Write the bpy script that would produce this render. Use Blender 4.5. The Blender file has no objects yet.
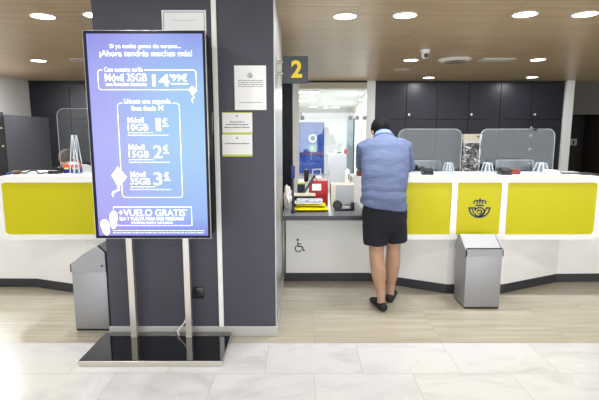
import bpy, bmesh, math, random
from mathutils import Vector, Matrix, noise
random.seed(7)
S = bpy.context.scene
COL = S.collection
PI = math.pi

# ------------------------------------------------------------------ camera model (599 x 400)
F, H = 460.0, 1.48
PITCH = math.atan(68 / F)
SP, CP = math.sin(PITCH), math.cos(PITCH)
def _ray(u, v):
    x = (u - 299.5) / F; y = (200 - v) / F
    return x, CP + y * SP, -SP + y * CP
def P(u, v, d):
    """point at distance d (world Y) seen at photo position u, v"""
    a = _ray(u, v); t = d / a[1]
    return Vector((a[0] * t, d, H + a[2] * t))
def Q(u, v, z):
    """point at height z seen at photo position u, v"""
    a = _ray(u, v); t = (z - H) / a[2]
    return Vector((a[0] * t, a[1] * t, z))

# ------------------------------------------------------------------ materials
def lin(c):
    c = c / 255
    return c / 12.92 if c <= 0.04045 else ((c + 0.055) / 1.055) ** 2.4
def rgb(r, g, b): return (lin(r), lin(g), lin(b), 1)
MATS = {}
def mat(name, col, rough=0.5, metal=0.0, spec=0.5, emit=None, estr=0, bump=None, var=None, coat=0, sheen=0):
    """bump = (scale xyz, strength), var = (scale xyz, colour2, contrast lo, hi)"""
    if name in MATS: return MATS[name]
    m = bpy.data.materials.new(name); m.use_nodes = True
    n = m.node_tree.nodes; l = m.node_tree.links
    b = n['Principled BSDF']
    b.inputs['Base Color'].default_value = rgb(*col)
    b.inputs['Roughness'].default_value = rough
    b.inputs['Metallic'].default_value = metal
    b.inputs['Specular IOR Level'].default_value = spec
    b.inputs['Coat Weight'].default_value = coat
    b.inputs['Sheen Weight'].default_value = sheen
    if emit:
        b.inputs['Emission Color'].default_value = rgb(*emit)
        b.inputs['Emission Strength'].default_value = estr
    tc = None
    if bump or var:
        tc = n.new('ShaderNodeTexCoord')
    if bump:
        mp = n.new('ShaderNodeMapping'); mp.inputs['Scale'].default_value = bump[0]
        nz = n.new('ShaderNodeTexNoise'); nz.inputs['Scale'].default_value = 1; nz.inputs['Detail'].default_value = 4
        bp = n.new('ShaderNodeBump'); bp.inputs['Strength'].default_value = bump[1]; bp.inputs['Distance'].default_value = 0.02
        l.new(tc.outputs['Object'], mp.inputs['Vector']); l.new(mp.outputs[0], nz.inputs['Vector'])
        l.new(nz.outputs['Fac'], bp.inputs['Height']); l.new(bp.outputs[0], b.inputs['Normal'])
    if var:
        mp = n.new('ShaderNodeMapping'); mp.inputs['Scale'].default_value = var[0]
        nz = n.new('ShaderNodeTexNoise'); nz.inputs['Scale'].default_value = 1; nz.inputs['Detail'].default_value = 6
        nz.inputs['Roughness'].default_value = 0.6
        cr = n.new('ShaderNodeValToRGB')
        cr.color_ramp.elements[0].position = var[2]; cr.color_ramp.elements[1].position = var[3]
        cr.color_ramp.elements[0].color = rgb(*col); cr.color_ramp.elements[1].color = rgb(*var[1])
        l.new(tc.outputs['Object'], mp.inputs['Vector']); l.new(mp.outputs[0], nz.inputs['Vector'])
        l.new(nz.outputs['Fac'], cr.inputs[0]); l.new(cr.outputs[0], b.inputs['Base Color'])
    MATS[name] = m
    return m

def clear_mat(name, tint=(245, 248, 250), refl=0.09, rough=0.02):
    m = bpy.data.materials.new(name); m.use_nodes = True
    n = m.node_tree.nodes; l = m.node_tree.links
    n.remove(n['Principled BSDF'])
    t = n.new('ShaderNodeBsdfTransparent'); t.inputs[0].default_value = rgb(*tint)
    g = n.new('ShaderNodeBsdfGlossy'); g.inputs['Roughness'].default_value = rough
    g.inputs[0].default_value = (1, 1, 1, 1)
    mx = n.new('ShaderNodeMixShader'); mx.inputs[0].default_value = refl
    l.new(t.outputs[0], mx.inputs[1]); l.new(g.outputs[0], mx.inputs[2])
    l.new(mx.outputs[0], n['Material Output'].inputs[0])
    return m

def grid_lines(n, l, vec, sx, sy, offset, width, ox=0, oy=0, freq=2):
    br = n.new('ShaderNodeTexBrick')
    br.offset = offset; br.offset_frequency = freq; br.squash = 1
    br.inputs['Scale'].default_value = 1
    br.inputs['Brick Width'].default_value = sx; br.inputs['Row Height'].default_value = sy
    br.inputs['Mortar Size'].default_value = width; br.inputs['Mortar Smooth'].default_value = 0.2
    br.inputs['Bias'].default_value = 0
    mp = n.new('ShaderNodeMapping'); mp.inputs['Location'].default_value = (ox, oy, 0)
    l.new(vec, mp.inputs['Vector']); l.new(mp.outputs[0], br.inputs['Vector'])
    br.inputs['Color1'].default_value = (0.42, 0.42, 0.42, 1); br.inputs['Color2'].default_value = (0.58, 0.58, 0.58, 1)
    return br

def slab_mat(name, c1, c2, cj, nscale, tile, offset, origin, rough, vein=None, width=0.002, lo=.35, hi=.7, tilevar=.25):
    m = bpy.data.materials.new(name); m.use_nodes = True
    n = m.node_tree.nodes; l = m.node_tree.links; b = n['Principled BSDF']
    tc = n.new('ShaderNodeTexCoord')
    br = grid_lines(n, l, tc.outputs['Object'], tile[0], tile[1], offset, width, origin[0], origin[1])
    # each slab is cut from another place of the stone
    sh = n.new('ShaderNodeVectorMath'); sh.operation = 'SCALE'; sh.inputs['Scale'].default_value = 31
    l.new(br.outputs['Color'], sh.inputs[0])
    ad = n.new('ShaderNodeVectorMath'); ad.operation = 'ADD'
    l.new(tc.outputs['Object'], ad.inputs[0]); l.new(sh.outputs[0], ad.inputs[1])
    mp = n.new('ShaderNodeMapping'); mp.inputs['Scale'].default_value = nscale
    l.new(ad.outputs[0], mp.inputs['Vector'])
    nz = n.new('ShaderNodeTexNoise'); nz.inputs['Scale'].default_value = 1; nz.inputs['Detail'].default_value = 8
    nz.inputs['Roughness'].default_value = 0.65; nz.inputs['Distortion'].default_value = vein or 0
    l.new(mp.outputs[0], nz.inputs['Vector'])
    cr = n.new('ShaderNodeValToRGB')
    cr.color_ramp.elements[0].position = lo; cr.color_ramp.elements[1].position = hi
    cr.color_ramp.elements[0].color = rgb(*c2); cr.color_ramp.elements[1].color = rgb(*c1)
    l.new(nz.outputs['Fac'], cr.inputs[0])
    ml = n.new('ShaderNodeMix'); ml.data_type = 'RGBA'; ml.blend_type = 'OVERLAY'; ml.inputs[0].default_value = tilevar
    l.new(cr.outputs[0], ml.inputs[6]); l.new(br.outputs['Color'], ml.inputs[7])
    mj = n.new('ShaderNodeMix'); mj.data_type = 'RGBA'
    l.new(br.outputs['Fac'], mj.inputs[0]); l.new(ml.outputs[2], mj.inputs[6]); mj.inputs[7].default_value = rgb(*cj)
    l.new(mj.outputs[2], b.inputs['Base Color'])
    b.inputs['Roughness'].default_value = rough
    return m

M = dict(
    white=mat('white_laminate', (236, 236, 234), 0.35),
    wallw=mat('white_paint', (238, 238, 236), 0.7),
    basew=mat('white_panel', (238, 238, 237), 0.45),
    yellow=mat('yellow_panel', (196, 188, 2), 0.35, spec=.3),
    pillar=mat('slate_laminate', (69, 69, 80), 0.5, spec=.35, bump=((60, 60, 60), 0.04)),
    cab=mat('anthracite_front', (26, 26, 35), 0.34, spec=.3),
    cabgap=mat('dark_gap', (14, 14, 18), 0.6),
    plinth=mat('dark_plinth', (48, 49, 54), 0.45),
    steel=mat('brushed_steel', (160, 161, 165), 0.5, 0.6, bump=((4, 300, 300), 0.05)),
    steelp=mat('steel_cladding', (190, 190, 190), 0.34, 0.7),
    chrome=mat('satin_metal', (200, 196, 188), 0.3, 0.7),
    skirt=mat('silver_skirting', (186, 186, 184), 0.4, 0.35),
    black=mat('black_plastic', (16, 16, 18), 0.35),
    bezel=mat('bezel_navy', (16, 18, 38), 0.4, spec=.2),
    gloss=mat('black_gloss', (18, 19, 21), 0.05, coat=1),
    paper=mat('white_paper', (240, 240, 240), 0.7),
    ink=mat('grey_print', (120, 122, 130), 0.7),
    lime=mat('lime_edge', (196, 206, 60), 0.6),
    navy=mat('navy_print', (18, 34, 74), 0.4),
    signdark=mat('sign_grey', (50, 56, 62), 0.3),
    signyel=mat('sign_yellow', (240, 210, 20), 0.4),
    grey=mat('grey_paint', (178, 180, 184), 0.5),
    cream=mat('cream_plastic', (228, 220, 196), 0.5),
    red=mat('red_board', (178, 26, 32), 0.4),
    blue=mat('blue_paint', (20, 68, 164), 0.35),
    blued=mat('blue_plastic', (26, 40, 120), 0.4),
    green=mat('exit_green', (20, 150, 90), 0.4),
    brown=mat('brown_wood', (120, 50, 34), 0.5),
    dimdark=mat('dim_passage_dark', (20, 17, 17), 0.5),  # dark colour carries the low light of the passage
    darkwood=mat('dark_wood_frame', (50, 38, 32), 0.5),
    bulk=mat('dim_grey_brown', (92, 88, 84), 0.6),  # tone darkened for the dim passage
    alu=mat('white_post', (232, 232, 232), 0.4),
    skin=mat('skin', (178, 142, 118), 0.6, var=((14, 14, 14), (166, 126, 102), .35, .75)),
    skinb=mat('skin_clerk', (214, 164, 134), 0.5),
    hairb=mat('black_hair', (9, 8, 9), 0.75, spec=.25, bump=((90, 90, 30), 0.5)),
    hairbr=mat('brown_hair', (70, 48, 36), 0.55, bump=((90, 90, 30), 0.5)),
    shirt=mat('blue_shirt', (93, 104, 134), 0.9, spec=.2, bump=((7, 7, 24), 0.55), var=((9, 9, 30), (104, 116, 147), .35, .7)),
    shirtc=mat('blue_collar', (112, 128, 164), 0.85),
    shorts=mat('navy_shorts', (18, 19, 32), 0.9, bump=((16, 16, 8), 0.5)),
    shoe=mat('black_shoe', (15, 15, 17), 0.7),
    clear=clear_mat('clear_acrylic', refl=0.026, rough=0.05),
    clearedge=clear_mat('acrylic_edge', (215, 222, 228), 0.4, 0.3),
    standedge=mat('stand_edge', (206, 212, 218), .3),
    glass=clear_mat('glazing', (240, 246, 248), 0.05),
    glassrefl=mat('reflection_tone', (206, 216, 226), 0.5),  # colour of the painted reflection on the glass door leaf
    vent=mat('vent_white', (214, 210, 204), 0.5),
    socket=mat('socket_black', (24, 24, 27), 0.3),
    wht=mat('screen_white', (255, 255, 255), 0.5, emit=(255, 255, 255), estr=1.05),
)

# ------------------------------------------------------------------ mesh helpers
def box(bm, x0, x1, y0, y1, z0, z1, bev=0, seg=2):
    if x0 > x1: x0, x1 = x1, x0
    if y0 > y1: y0, y1 = y1, y0
    if z0 > z1: z0, z1 = z1, z0
    vs = [bm.verts.new((x, y, z)) for x in (x0, x1) for y in (y0, y1) for z in (z0, z1)]
    fs = []
    for q in ((0, 1, 3, 2), (4, 6, 7, 5), (0, 4, 5, 1), (2, 3, 7, 6), (0, 2, 6, 4), (1, 5, 7, 3)):
        fs.append(bm.faces.new([vs[i] for i in q]))
    if bev:
        es = {e for f in fs for e in f.edges}
        bmesh.ops.bevel(bm, geom=list(es), offset=bev, segments=seg, profile=0.5, affect='EDGES')
    return bm
def frame_of(d):
    d = d.normalized()
    a = Vector((0, 0, 1)) if abs(d.z) < 0.9 else Vector((1, 0, 0))
    s = d.cross(a).normalized()
    return s, s.cross(d).normalized()
def cyl(bm, p0, p1, r0, r1=None, n=20, caps=True):
    p0, p1 = Vector(p0), Vector(p1); r1 = r0 if r1 is None else r1
    s, t = frame_of(p1 - p0)
    A = [bm.verts.new(p0 + (s * math.cos(2 * PI * i / n) + t * math.sin(2 * PI * i / n)) * r0) for i in range(n)]
    B = [bm.verts.new(p1 + (s * math.cos(2 * PI * i / n) + t * math.sin(2 * PI * i / n)) * r1) for i in range(n)]
    for i in range(n): bm.faces.new((A[i], A[(i + 1) % n], B[(i + 1) % n], B[i]))
    if caps: bm.faces.new(A[::-1]); bm.faces.new(B)
    return bm
def lathe(bm, c, prof, n=24):
    c = Vector(c); rings = []
    for r, z in prof:
        rings.append([bm.verts.new(c + Vector((r * math.cos(2 * PI * i / n), r * math.sin(2 * PI * i / n), z))) for i in range(n)])
    for a, b in zip(rings, rings[1:]):
        for i in range(n): bm.faces.new((a[i], a[(i + 1) % n], b[(i + 1) % n], b[i]))
    bm.faces.new(rings[0][::-1]); bm.faces.new(rings[-1])
    return bm
def prism(bm, pts, axis, a, b):
    """polygon pts (2-D) swept along axis from a to b"""
    def mk(p, t):
        return {'x': (t, p[0], p[1]), 'y': (p[0], t, p[1]), 'z': (p[0], p[1], t)}[axis]
    A = [bm.verts.new(mk(p, a)) for p in pts]; B = [bm.verts.new(mk(p, b)) for p in pts]
    n = len(pts)
    for i in range(n): bm.faces.new((A[i], A[(i + 1) % n], B[(i + 1) % n], B[i]))
    bm.faces.new(A[::-1]); bm.faces.new(B)
    return bm
def tube(bm, pts, side=(1, 0, 0), n=18, dome=True):
    """closed loft through (point, ra, rb); ra along side, rb across"""
    pts = [(Vector(p), a, b) for p, a, b in pts]
    side = Vector(side); rings = []
    full = []
    if dome:
        p0, a0, b0 = pts[0]; d = (pts[0][0] - pts[1][0]).normalized(); m = min(a0, b0)
        full += [(p0 + d * m * .8, a0 * .45, b0 * .45), (p0 + d * m * .45, a0 * .8, b0 * .8)]
    full += pts
    if dome:
        p1, a1, b1 = pts[-1]; d = (pts[-1][0] - pts[-2][0]).normalized(); m = min(a1, b1)
        full += [(p1 + d * m * .45, a1 * .8, b1 * .8), (p1 + d * m * .8, a1 * .45, b1 * .45)]
    for i, (p, a, b) in enumerate(full):
        q0 = full[max(i - 1, 0)][0]; q1 = full[min(i + 1, len(full) - 1)][0]
        t = (q1 - q0).normalized()
        s = (side - t * side.dot(t))
        if s.length < 1e-4: s = Vector((0, 1, 0)) - t * t.y
        s.normalize(); u = t.cross(s)
        rings.append([bm.verts.new(p + s * a * math.cos(2 * PI * k / n) + u * b * math.sin(2 * PI * k / n)) for k in range(n)])
    for A, B in zip(rings, rings[1:]):
        for k in range(n): bm.faces.new((A[k], A[(k + 1) % n], B[(k + 1) % n], B[k]))
    bm.faces.new(rings[0][::-1]); bm.faces.new(rings[-1])
    return bm
def ball(bm, c, rx, ry, rz, rot=None, seg=20):
    r = bmesh.ops.create_uvsphere(bm, u_segments=seg, v_segments=max(8, seg // 2 + 2), radius=1)
    mx = Matrix.Translation(Vector(c)) @ (rot.to_4x4() if rot else Matrix.Identity(4)) @ Matrix.Diagonal((rx, ry, rz, 1))
    bmesh.ops.transform(bm, matrix=mx, verts=r['verts'])
    return bm
def ribbon(bm, pts, w, y, closed=False, th=0.0008):
    """flat stroke in a vertical plane facing -Y through (x, z) points, with a little thickness"""
    n = len(pts); L = []; R = []
    for i in range(n):
        p = Vector(pts[i])
        a = Vector(pts[(i - 1) % n] if (closed or i > 0) else pts[i]); b = Vector(pts[(i + 1) % n] if (closed or i < n - 1) else pts[i])
        d0 = (p - a); d1 = (b - p)
        t = ((d0.normalized() if d0.length else Vector((0, 0))) + (d1.normalized() if d1.length else Vector((0, 0))))
        if t.length < 1e-6: t = d1
        t.normalize(); nn = Vector((-t.y, t.x))
        k = 1.0
        if d0.length and d1.length:
            k = 1 / max(0.5, abs(nn.dot(Vector((-d1.y, d1.x)).normalized())))
        L.append(p + nn * w / 2 * k); R.append(p - nn * w / 2 * k)
    rng = range(n if closed else n - 1)
    for i in rng:
        j = (i + 1) % n
        q = [L[i], R[i], R[j], L[j]]
        f = [bm.verts.new((v.x, y, v.y)) for v in q]; g = [bm.verts.new((v.x, y + th, v.y)) for v in q]
        bm.faces.new(f)
        for k in range(4): bm.faces.new((f[k], g[k], g[(k + 1) % 4], f[(k + 1) % 4]))
    return bm
def arc(cx, cz, rx, rz, a0, a1, n=16):
    return [(cx + rx * math.cos(math.radians(a0 + (a1 - a0) * i / n)), cz + rz * math.sin(math.radians(a0 + (a1 - a0) * i / n))) for i in range(n + 1)]
def poly(bm, pts, y, th=0.0008):
    prism(bm, pts, 'y', y, y + th)
def rrect(x0, x1, z0, z1, r, corners=(1, 1, 1, 1), n=8):
    """corners: BL, BR, TR, TL"""
    out = []
    for (cx, cz, a0, px, pz, on) in ((x0 + r, z0 + r, 180, x0, z0, corners[0]), (x1 - r, z0 + r, 270, x1, z0, corners[1]),
                                     (x1 - r, z1 - r, 0, x1, z1, corners[2]), (x0 + r, z1 - r, 90, x0, z1, corners[3])):
        out += arc(cx, cz, r, r, a0, a0 + 90, n) if on else [(px, pz)]
    return out

def wloc(o):
    v = Vector((0, 0, 0))
    while o: v += o.location; o = o.parent
    return v
def obj(name, bm, m, parent=None, smooth=40, origin=None):
    bmesh.ops.recalc_face_normals(bm, faces=bm.faces)
    me = bpy.data.meshes.new(name)
    if parent is None:
        if origin is None:
            xs = [v.co for v in bm.verts]
            lo = Vector((min(v[i] for v in xs) for i in range(3))); hi = Vector((max(v[i] for v in xs) for i in range(3)))
            origin = Vector(((lo.x + hi.x) / 2, (lo.y + hi.y) / 2, lo.z))
        off = Vector(origin)
    else:
        off = wloc(parent)
    bmesh.ops.translate(bm, verts=bm.verts, vec=-off)
    bm.to_mesh(me); bm.free()
    if smooth:
        for p in me.polygons: p.use_smooth = True
        me.set_sharp_from_angle(angle=math.radians(smooth))
    me.materials.append(m)
    o = bpy.data.objects.new(name, me); COL.objects.link(o)
    if parent is None: o.location = off
    else: o.parent = parent
    return o
def thing(name, loc, label, cat, group=None):
    o = bpy.data.objects.new(name, None); COL.objects.link(o); o.empty_display_size = 0.1
    o.location = loc; return tag(o, label, cat, group)
def tag(o, label, cat, group=None, kind=None):
    o['label'] = label; o['category'] = cat
    if group: o['group'] = group
    if kind: o['kind'] = kind
    return o
def struct(o, label=None, cat=None):
    o['kind'] = 'structure'
    if label: o['label'] = label
    if cat: o['category'] = cat
    return o
def N(): return bmesh.new()
def remesh(name, bm, m, parent, voxel, smooth_it=3, disp=None):
    bmesh.ops.recalc_face_normals(bm, faces=bm.faces)
    me = bpy.data.meshes.new('tmp'); bm.to_mesh(me); bm.free()
    t = bpy.data.objects.new('tmp', me); COL.objects.link(t)
    r = t.modifiers.new('r', 'REMESH'); r.mode = 'VOXEL'; r.voxel_size = voxel
    if smooth_it:
        s = t.modifiers.new('s', 'SMOOTH'); s.factor = 0.5; s.iterations = smooth_it
    dg = bpy.context.evaluated_depsgraph_get(); dg.update()
    out = bpy.data.meshes.new_from_object(t.evaluated_get(dg))
    bpy.data.objects.remove(t); bpy.data.meshes.remove(me)
    b2 = bmesh.new(); b2.from_mesh(out); bpy.data.meshes.remove(out)
    if disp:
        for v in b2.verts: v.co += v.normal * disp(v.co)
    return obj(name, b2, m, parent, smooth=180)
def shape2d(outer, holes, depth, y0):
    """outline with holes in the XZ plane, from y0 to y0 + depth"""
    cu = bpy.data.curves.new('c', 'CURVE'); cu.dimensions = '2D'; cu.fill_mode = 'BOTH'; cu.extrude = depth / 2
    for pts in [outer] + holes:
        sp = cu.splines.new('POLY'); sp.points.add(len(pts) - 1); sp.use_cyclic_u = True
        for p, q in zip(sp.points, pts): p.co = (q[0], q[1], 0, 1)
    t = bpy.data.objects.new('c', cu); COL.objects.link(t)
    dg = bpy.context.evaluated_depsgraph_get(); dg.update()
    me = bpy.data.meshes.new_from_object(t.evaluated_get(dg))
    bm = bmesh.new(); bm.from_mesh(me)
    bpy.data.objects.remove(t); bpy.data.curves.remove(cu); bpy.data.meshes.remove(me)
    for v in bm.verts: v.co = (v.co.x, y0 + depth / 2 - v.co.z, v.co.y)
    return bm
def text_bm(s, x0, x1, z0, z1, y, bold=0.0, th=0.001):
    cu = bpy.data.curves.new('t', 'FONT'); cu.body = s; cu.size = 1; cu.offset = bold; cu.extrude = 0.01; cu.resolution_u = 4
    t = bpy.data.objects.new('t', cu); COL.objects.link(t)
    dg = bpy.context.evaluated_depsgraph_get(); dg.update()
    me = bpy.data.meshes.new_from_object(t.evaluated_get(dg))
    bm = bmesh.new(); bm.from_mesh(me)
    bpy.data.objects.remove(t); bpy.data.curves.remove(cu); bpy.data.meshes.remove(me)
    lx = min(v.co.x for v in bm.verts); hx = max(v.co.x for v in bm.verts)
    ly = min(v.co.y for v in bm.verts); hy = max(v.co.y for v in bm.verts)
    for v in bm.verts:
        v.co = (x0 + (v.co.x - lx) / (hx - lx) * (x1 - x0), y - v.co.z / .01 * th, z0 + (v.co.y - ly) / (hy - ly) * (z1 - z0))
    return bm
def text(name, s, r, d, m, parent, bold=0.0):
    a = P(r[0], r[3], d); b = P(r[2], r[1], d); c = P(r[2], r[3], d)
    return obj(name, text_bm(s, a.x, c.x, a.z, b.z, d - .0005, bold), m, parent, smooth=0)
def copy_tree(o, parent=None):
    c = o.copy(); COL.objects.link(c); c.parent = parent
    for ch in list(o.children): copy_tree(ch, c)
    return c

# ================================================================== SETTING
CEIL = 2.4; BACK = 8.6
XL, XR = -4.93, 9.0; YF = -4.0
marble = slab_mat('white_marble', (216, 216, 217), (190, 190, 191), (182, 181, 180), (1.6, 3.2, 2), (0.61, 0.416), 0.5, (0.216, -3.078 + 0.416 * 10), 0.16, vein=1.2, lo=.25, hi=.52, tilevar=.06)
trav = slab_mat('travertine', (194, 187, 171), (160, 151, 133), (158, 148, 128), (1.1, 22, 2), (0.915, 0.61), 0.5, (0.35, -3.078), 0.3, vein=.5, lo=.3, hi=.68, tilevar=.12)
b = N(); box(b, XL, XR, YF, 3.078, -0.1, 0)
o = obj('floor', b, marble, origin=(0, 0, 0), smooth=0); struct(o, 'white marble floor slabs in front', 'floor')
b = N(); box(b, XL, XR, 3.078, 17, -0.1, 0)
o = obj('floor_travertine', b, trav, origin=(0, 0, 0), smooth=0); struct(o, 'beige travertine floor strip before the counters', 'floor')

def wood_mat():
    m = bpy.data.materials.new('ceiling_wood'); m.use_nodes = True
    n = m.node_tree.nodes; l = m.node_tree.links; b = n['Principled BSDF']
    tc = n.new('ShaderNodeTexCoord')
    br = grid_lines(n, l, tc.outputs['Object'], 1.2, 0.6, 0.5, 0.0022, 0.15, 0.1)
    mp = n.new('ShaderNodeMapping'); mp.inputs['Scale'].default_value = (1.2, 26, 1)
    sh = n.new('ShaderNodeVectorMath'); sh.operation = 'SCALE'; sh.inputs['Scale'].default_value = 23
    l.new(br.outputs['Color'], sh.inputs[0])
    ad = n.new('ShaderNodeVectorMath'); ad.operation = 'ADD'
    l.new(tc.outputs['Object'], ad.inputs[0]); l.new(sh.outputs[0], ad.inputs[1]); l.new(ad.outputs[0], mp.inputs[0])
    nz = n.new('ShaderNodeTexNoise'); nz.inputs['Scale'].default_value = 1; nz.inputs['Detail'].default_value = 6; nz.inputs['Distortion'].default_value = .4
    l.new(mp.outputs[0], nz.inputs['Vector'])
    cr = n.new('ShaderNodeValToRGB')
    cr.color_ramp.elements[0].position = .3; cr.color_ramp.elements[1].position = .72
    cr.color_ramp.elements[0].color = rgb(174, 150, 116); cr.color_ramp.elements[1].color = rgb(204, 182, 148)
    l.new(nz.outputs['Fac'], cr.inputs[0])
    mj = n.new('ShaderNodeMix'); mj.data_type = 'RGBA'
    l.new(br.outputs['Fac'], mj.inputs[0]); l.new(cr.outputs[0], mj.inputs[6]); mj.inputs[7].default_value = rgb(130, 112, 90)
    l.new(mj.outputs[2], b.inputs['Base Color']); b.inputs['Roughness'].default_value = 0.34
    return m
b = N(); box(b, XL, XR, YF, BACK + 1.5, CEIL, CEIL + .1)
struct(obj('ceiling', b, wood_mat(), origin=(0, 0, CEIL), smooth=0), 'pale wood panelled ceiling', 'ceiling')
b = N(); box(b, XL - .1, XL, YF, BACK + .1, 0, CEIL)
struct(obj('wall_left', b, M['wallw'], smooth=0), 'white side wall on the left', 'wall')
b = N(); box(b, XR, XR + .1, YF, 11, 0, CEIL)
struct(obj('wall_right', b, M['wallw'], smooth=0), 'white side wall on the right', 'wall')

# pillar
PX0, PX1, PY = -1.38, -0.168, 3.2
b = N(); box(b, PX0, PX1 - .006, PY, 4.52, 0, CEIL, 0.004)
struct(obj('wall_pillar', b, M['pillar'], smooth=0), 'slate grey clad pillar behind the advertising display', 'pillar')
b = N(); box(b, PX1 - .006, PX1, PY + .004, 4.52, 0.02, CEIL)
struct(obj('trim_1', b, M['steelp'], smooth=0), 'brushed metal cladding on the side of the pillar', 'trim')
b = N(); box(b, PX0 - .012, PX1 + .002, PY - .012, PY, 0, 0.075, 0.003); box(b, PX1, PX1 + .012, PY - .012, 4.4, 0, 0.075, 0.003)
struct(obj('baseboard_pillar', b, M['skirt'], smooth=0), 'silver skirting around the pillar foot', 'baseboard')
st = P(217.8, 165, PY)
b = N(); box(b, st.x - .017, st.x + .017, PY - .02, PY, 0.075, CEIL, 0.004)
struct(obj('trim_2', b, M['white'], smooth=0), 'white vertical trunking strip up the pillar', 'trim')

# ================================================================== SHEETS ON THE PILLAR
def emblem(bm, cx, cz, w, y, sw=None, th=0.001):
    """post horn under a crown, w wide, centred on the horn mouth"""
    k = w / 145.0
    def T(pts): return [(cx + (x - 265) * k, cz - (z - 218) * k) for x, z in pts]
    def A(x, z, rx, rz, a0, a1, n=18): return [(px, 2 * z - pz) for px, pz in arc(x, z, rx, rz, a0, a1, n)]
    sw = sw or 10 * k
    ribbon(bm, T(A(265, 220, 69, 65, 180, 360, 24)), sw, y, th=th)                # lower outline of the horn
    ribbon(bm, T([(191, 221), (236, 221), (236, 236)]), sw, y, th=th)
    ribbon(bm, T(A(266, 249, 33, 30, 160, -150, 22)), sw * .9, y, th=th)           # ring
    ribbon(bm, T(A(266, 249, 15, 13, 200, -120, 16)), sw * .9, y, th=th)           # inner curl
    ribbon(bm, T([(339, 221), (313, 221), (303, 238), (292, 262), (262, 280)]), sw, y, th=th)
    ribbon(bm, T([(214, 226), (226, 254), (246, 272)]), sw * .7, y, th=th)
    ribbon(bm, T([(226, 192), (224, 180), (236, 170), (252, 170), (265, 176), (278, 170), (294, 170), (306, 180), (304, 192)]), sw * .8, y, th=th)
    for x in (247, 265, 283): ribbon(bm, T([(x, 172), (x, 194)]), sw * .8, y, th=th)
    ribbon(bm, T([(238, 204), (292, 204)]), sw, y, th=th)
    ribbon(bm, T([(265, 155), (265, 172)]), sw * .6, y, th=th); ribbon(bm, T([(258, 162), (272, 162)]), sw * .6, y, th=th)
    return bm
def lines(bm, u0, u1, v, d, h, seed, y):
    """a row of unreadable small print: short strokes"""
    rr = random.Random(seed); u = u0
    while u < u1 - .4:
        w = min(rr.uniform(1.2, 4.2), u1 - u)
        a = P(u, v + h / 2, d); c = P(u + w, v - h / 2, d)
        prism(bm, [(a.x, a.z), (c.x, a.z), (c.x, c.z), (a.x, c.z)], 'y', y - .0006, y)
        u += w + .7
    return bm
def sheet(name, r, label, cat, group=None, d=PY, th=.002):
    a = P(r[0], r[3], d); c = P(r[2], r[1], d)
    t = thing(name, ((a.x + c.x) / 2, d, a.z), label, cat, group)
    b = N(); box(b, a.x, c.x, d - th, d + .001, a.z, c.z); obj('paper', b, M['paper'], t, 0)
    return t, a, c
yy = PY - .0021
t, a, c = sheet('notice_sheet', (235, 65.5, 266, 110), 'white portrait notice sheet with grey emblem taped high on the pillar', 'notice')
b = N()
for i, v in enumerate((80.5, 82.5, 84.5, 86.5)): lines(b, 238, 263, v, PY, .7, i, yy)
obj('small_print', b, M['ink'], t, 0)
b = N(); lines(b, 239.5, 262, 102.5, PY, .6, 9, yy); obj('footnote', b, M['ink'], t, 0)
b = N(); cc = P(250, 75, PY); emblem(b, cc.x, cc.z, .038, yy - .0006); obj('emblem', b, M['ink'], t, 0)
for k, (v0, v1, lab) in enumerate(((112.2, 134.4, 'white landscape notice with lime edge, the upper of the two beside the trunking'), (134.5, 156.5, 'white landscape notice with lime edge, the lower of the two beside the trunking'))):
    t, a, c = sheet('lime_notice', (222.6, v0, 252.2, v1), lab, 'notice')
    b = N(); box(b, a.x, c.x, yy - .0006, yy, a.z, a.z + .013); obj('lime_edge', b, M['lime'], t, 0)
    if k == 0: b = N(); box(b, a.x, c.x, yy - .0006, yy, c.z - .006, c.z); obj('lime_edge', b, M['lime'], t, 0)
    b = N()
    if k == 0:
        for i, (v, e) in enumerate(((122, 4), (124.6, 0), (127.4, -1.5))): lines(b, 226 + e, 248 - e, v, PY, 1.0, 20 + i, yy)
    else:
        lines(b, 225, 249.5, 143.6, PY, 1.1, 31, yy)
    obj('small_print', b, M['ink'], t, 0)
    b = N(); cc = P(237, v0 + 3.4, PY); emblem(b, cc.x, cc.z, .016, yy - .0006); obj('emblem', b, M['navy'], t, 0)
for k, (v0, v1, lab) in enumerate(((112.2, 134.4, 'upper lime edged notice half hidden behind the display'), (134.5, 156.5, 'lower lime edged notice half hidden behind the display'))):
    t, a, c = sheet('lime_notice', (183.2, v0, 212.6, v1), lab, 'notice')
    b = N(); box(b, a.x, c.x, yy - .0006, yy, a.z, a.z + .013); obj('lime_edge', b, M['lime'], t, 0)
    b = N(); lines(b, 186, 211, (v0 + v1) / 2, PY, 1.0, 40 + k, yy); obj('small_print', b, M['ink'], t, 0)
t, a, c = sheet('framed_sheet', (162.6, 10.2, 205.8, 38), 'white landscape sheet with thin grey border above the display', 'notice')
b = N()
ribbon(b, [(a.x + .012, a.z + .012), (c.x - .012, a.z + .012), (c.x - .012, c.z - .012), (a.x + .012, c.z - .012)], .004, yy - .0006, True)
obj('border_line', b, M['ink'], t, 0)
b = N(); lines(b, 172, 197, 20.5, PY, .8, 77, yy); obj('small_print', b, mat('faint_print', (212, 213, 216), .7), t, 0)

# wall socket
cc = P(198, 292.5, PY)
t = thing('wall_socket', (cc.x, PY, cc.z - .04), 'black wall socket low on the pillar behind the display', 'socket')
b = N(); box(b, cc.x - .045, cc.x + .045, PY - .012, PY, cc.z - .042, cc.z + .042, .004); obj('cover_plate', b, M['socket'], t)
b = N(); cyl(b, (cc.x, PY - .013, cc.z), (cc.x, PY - .0115, cc.z), .02); obj('outlet', b, M['cabgap'], t)

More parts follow.
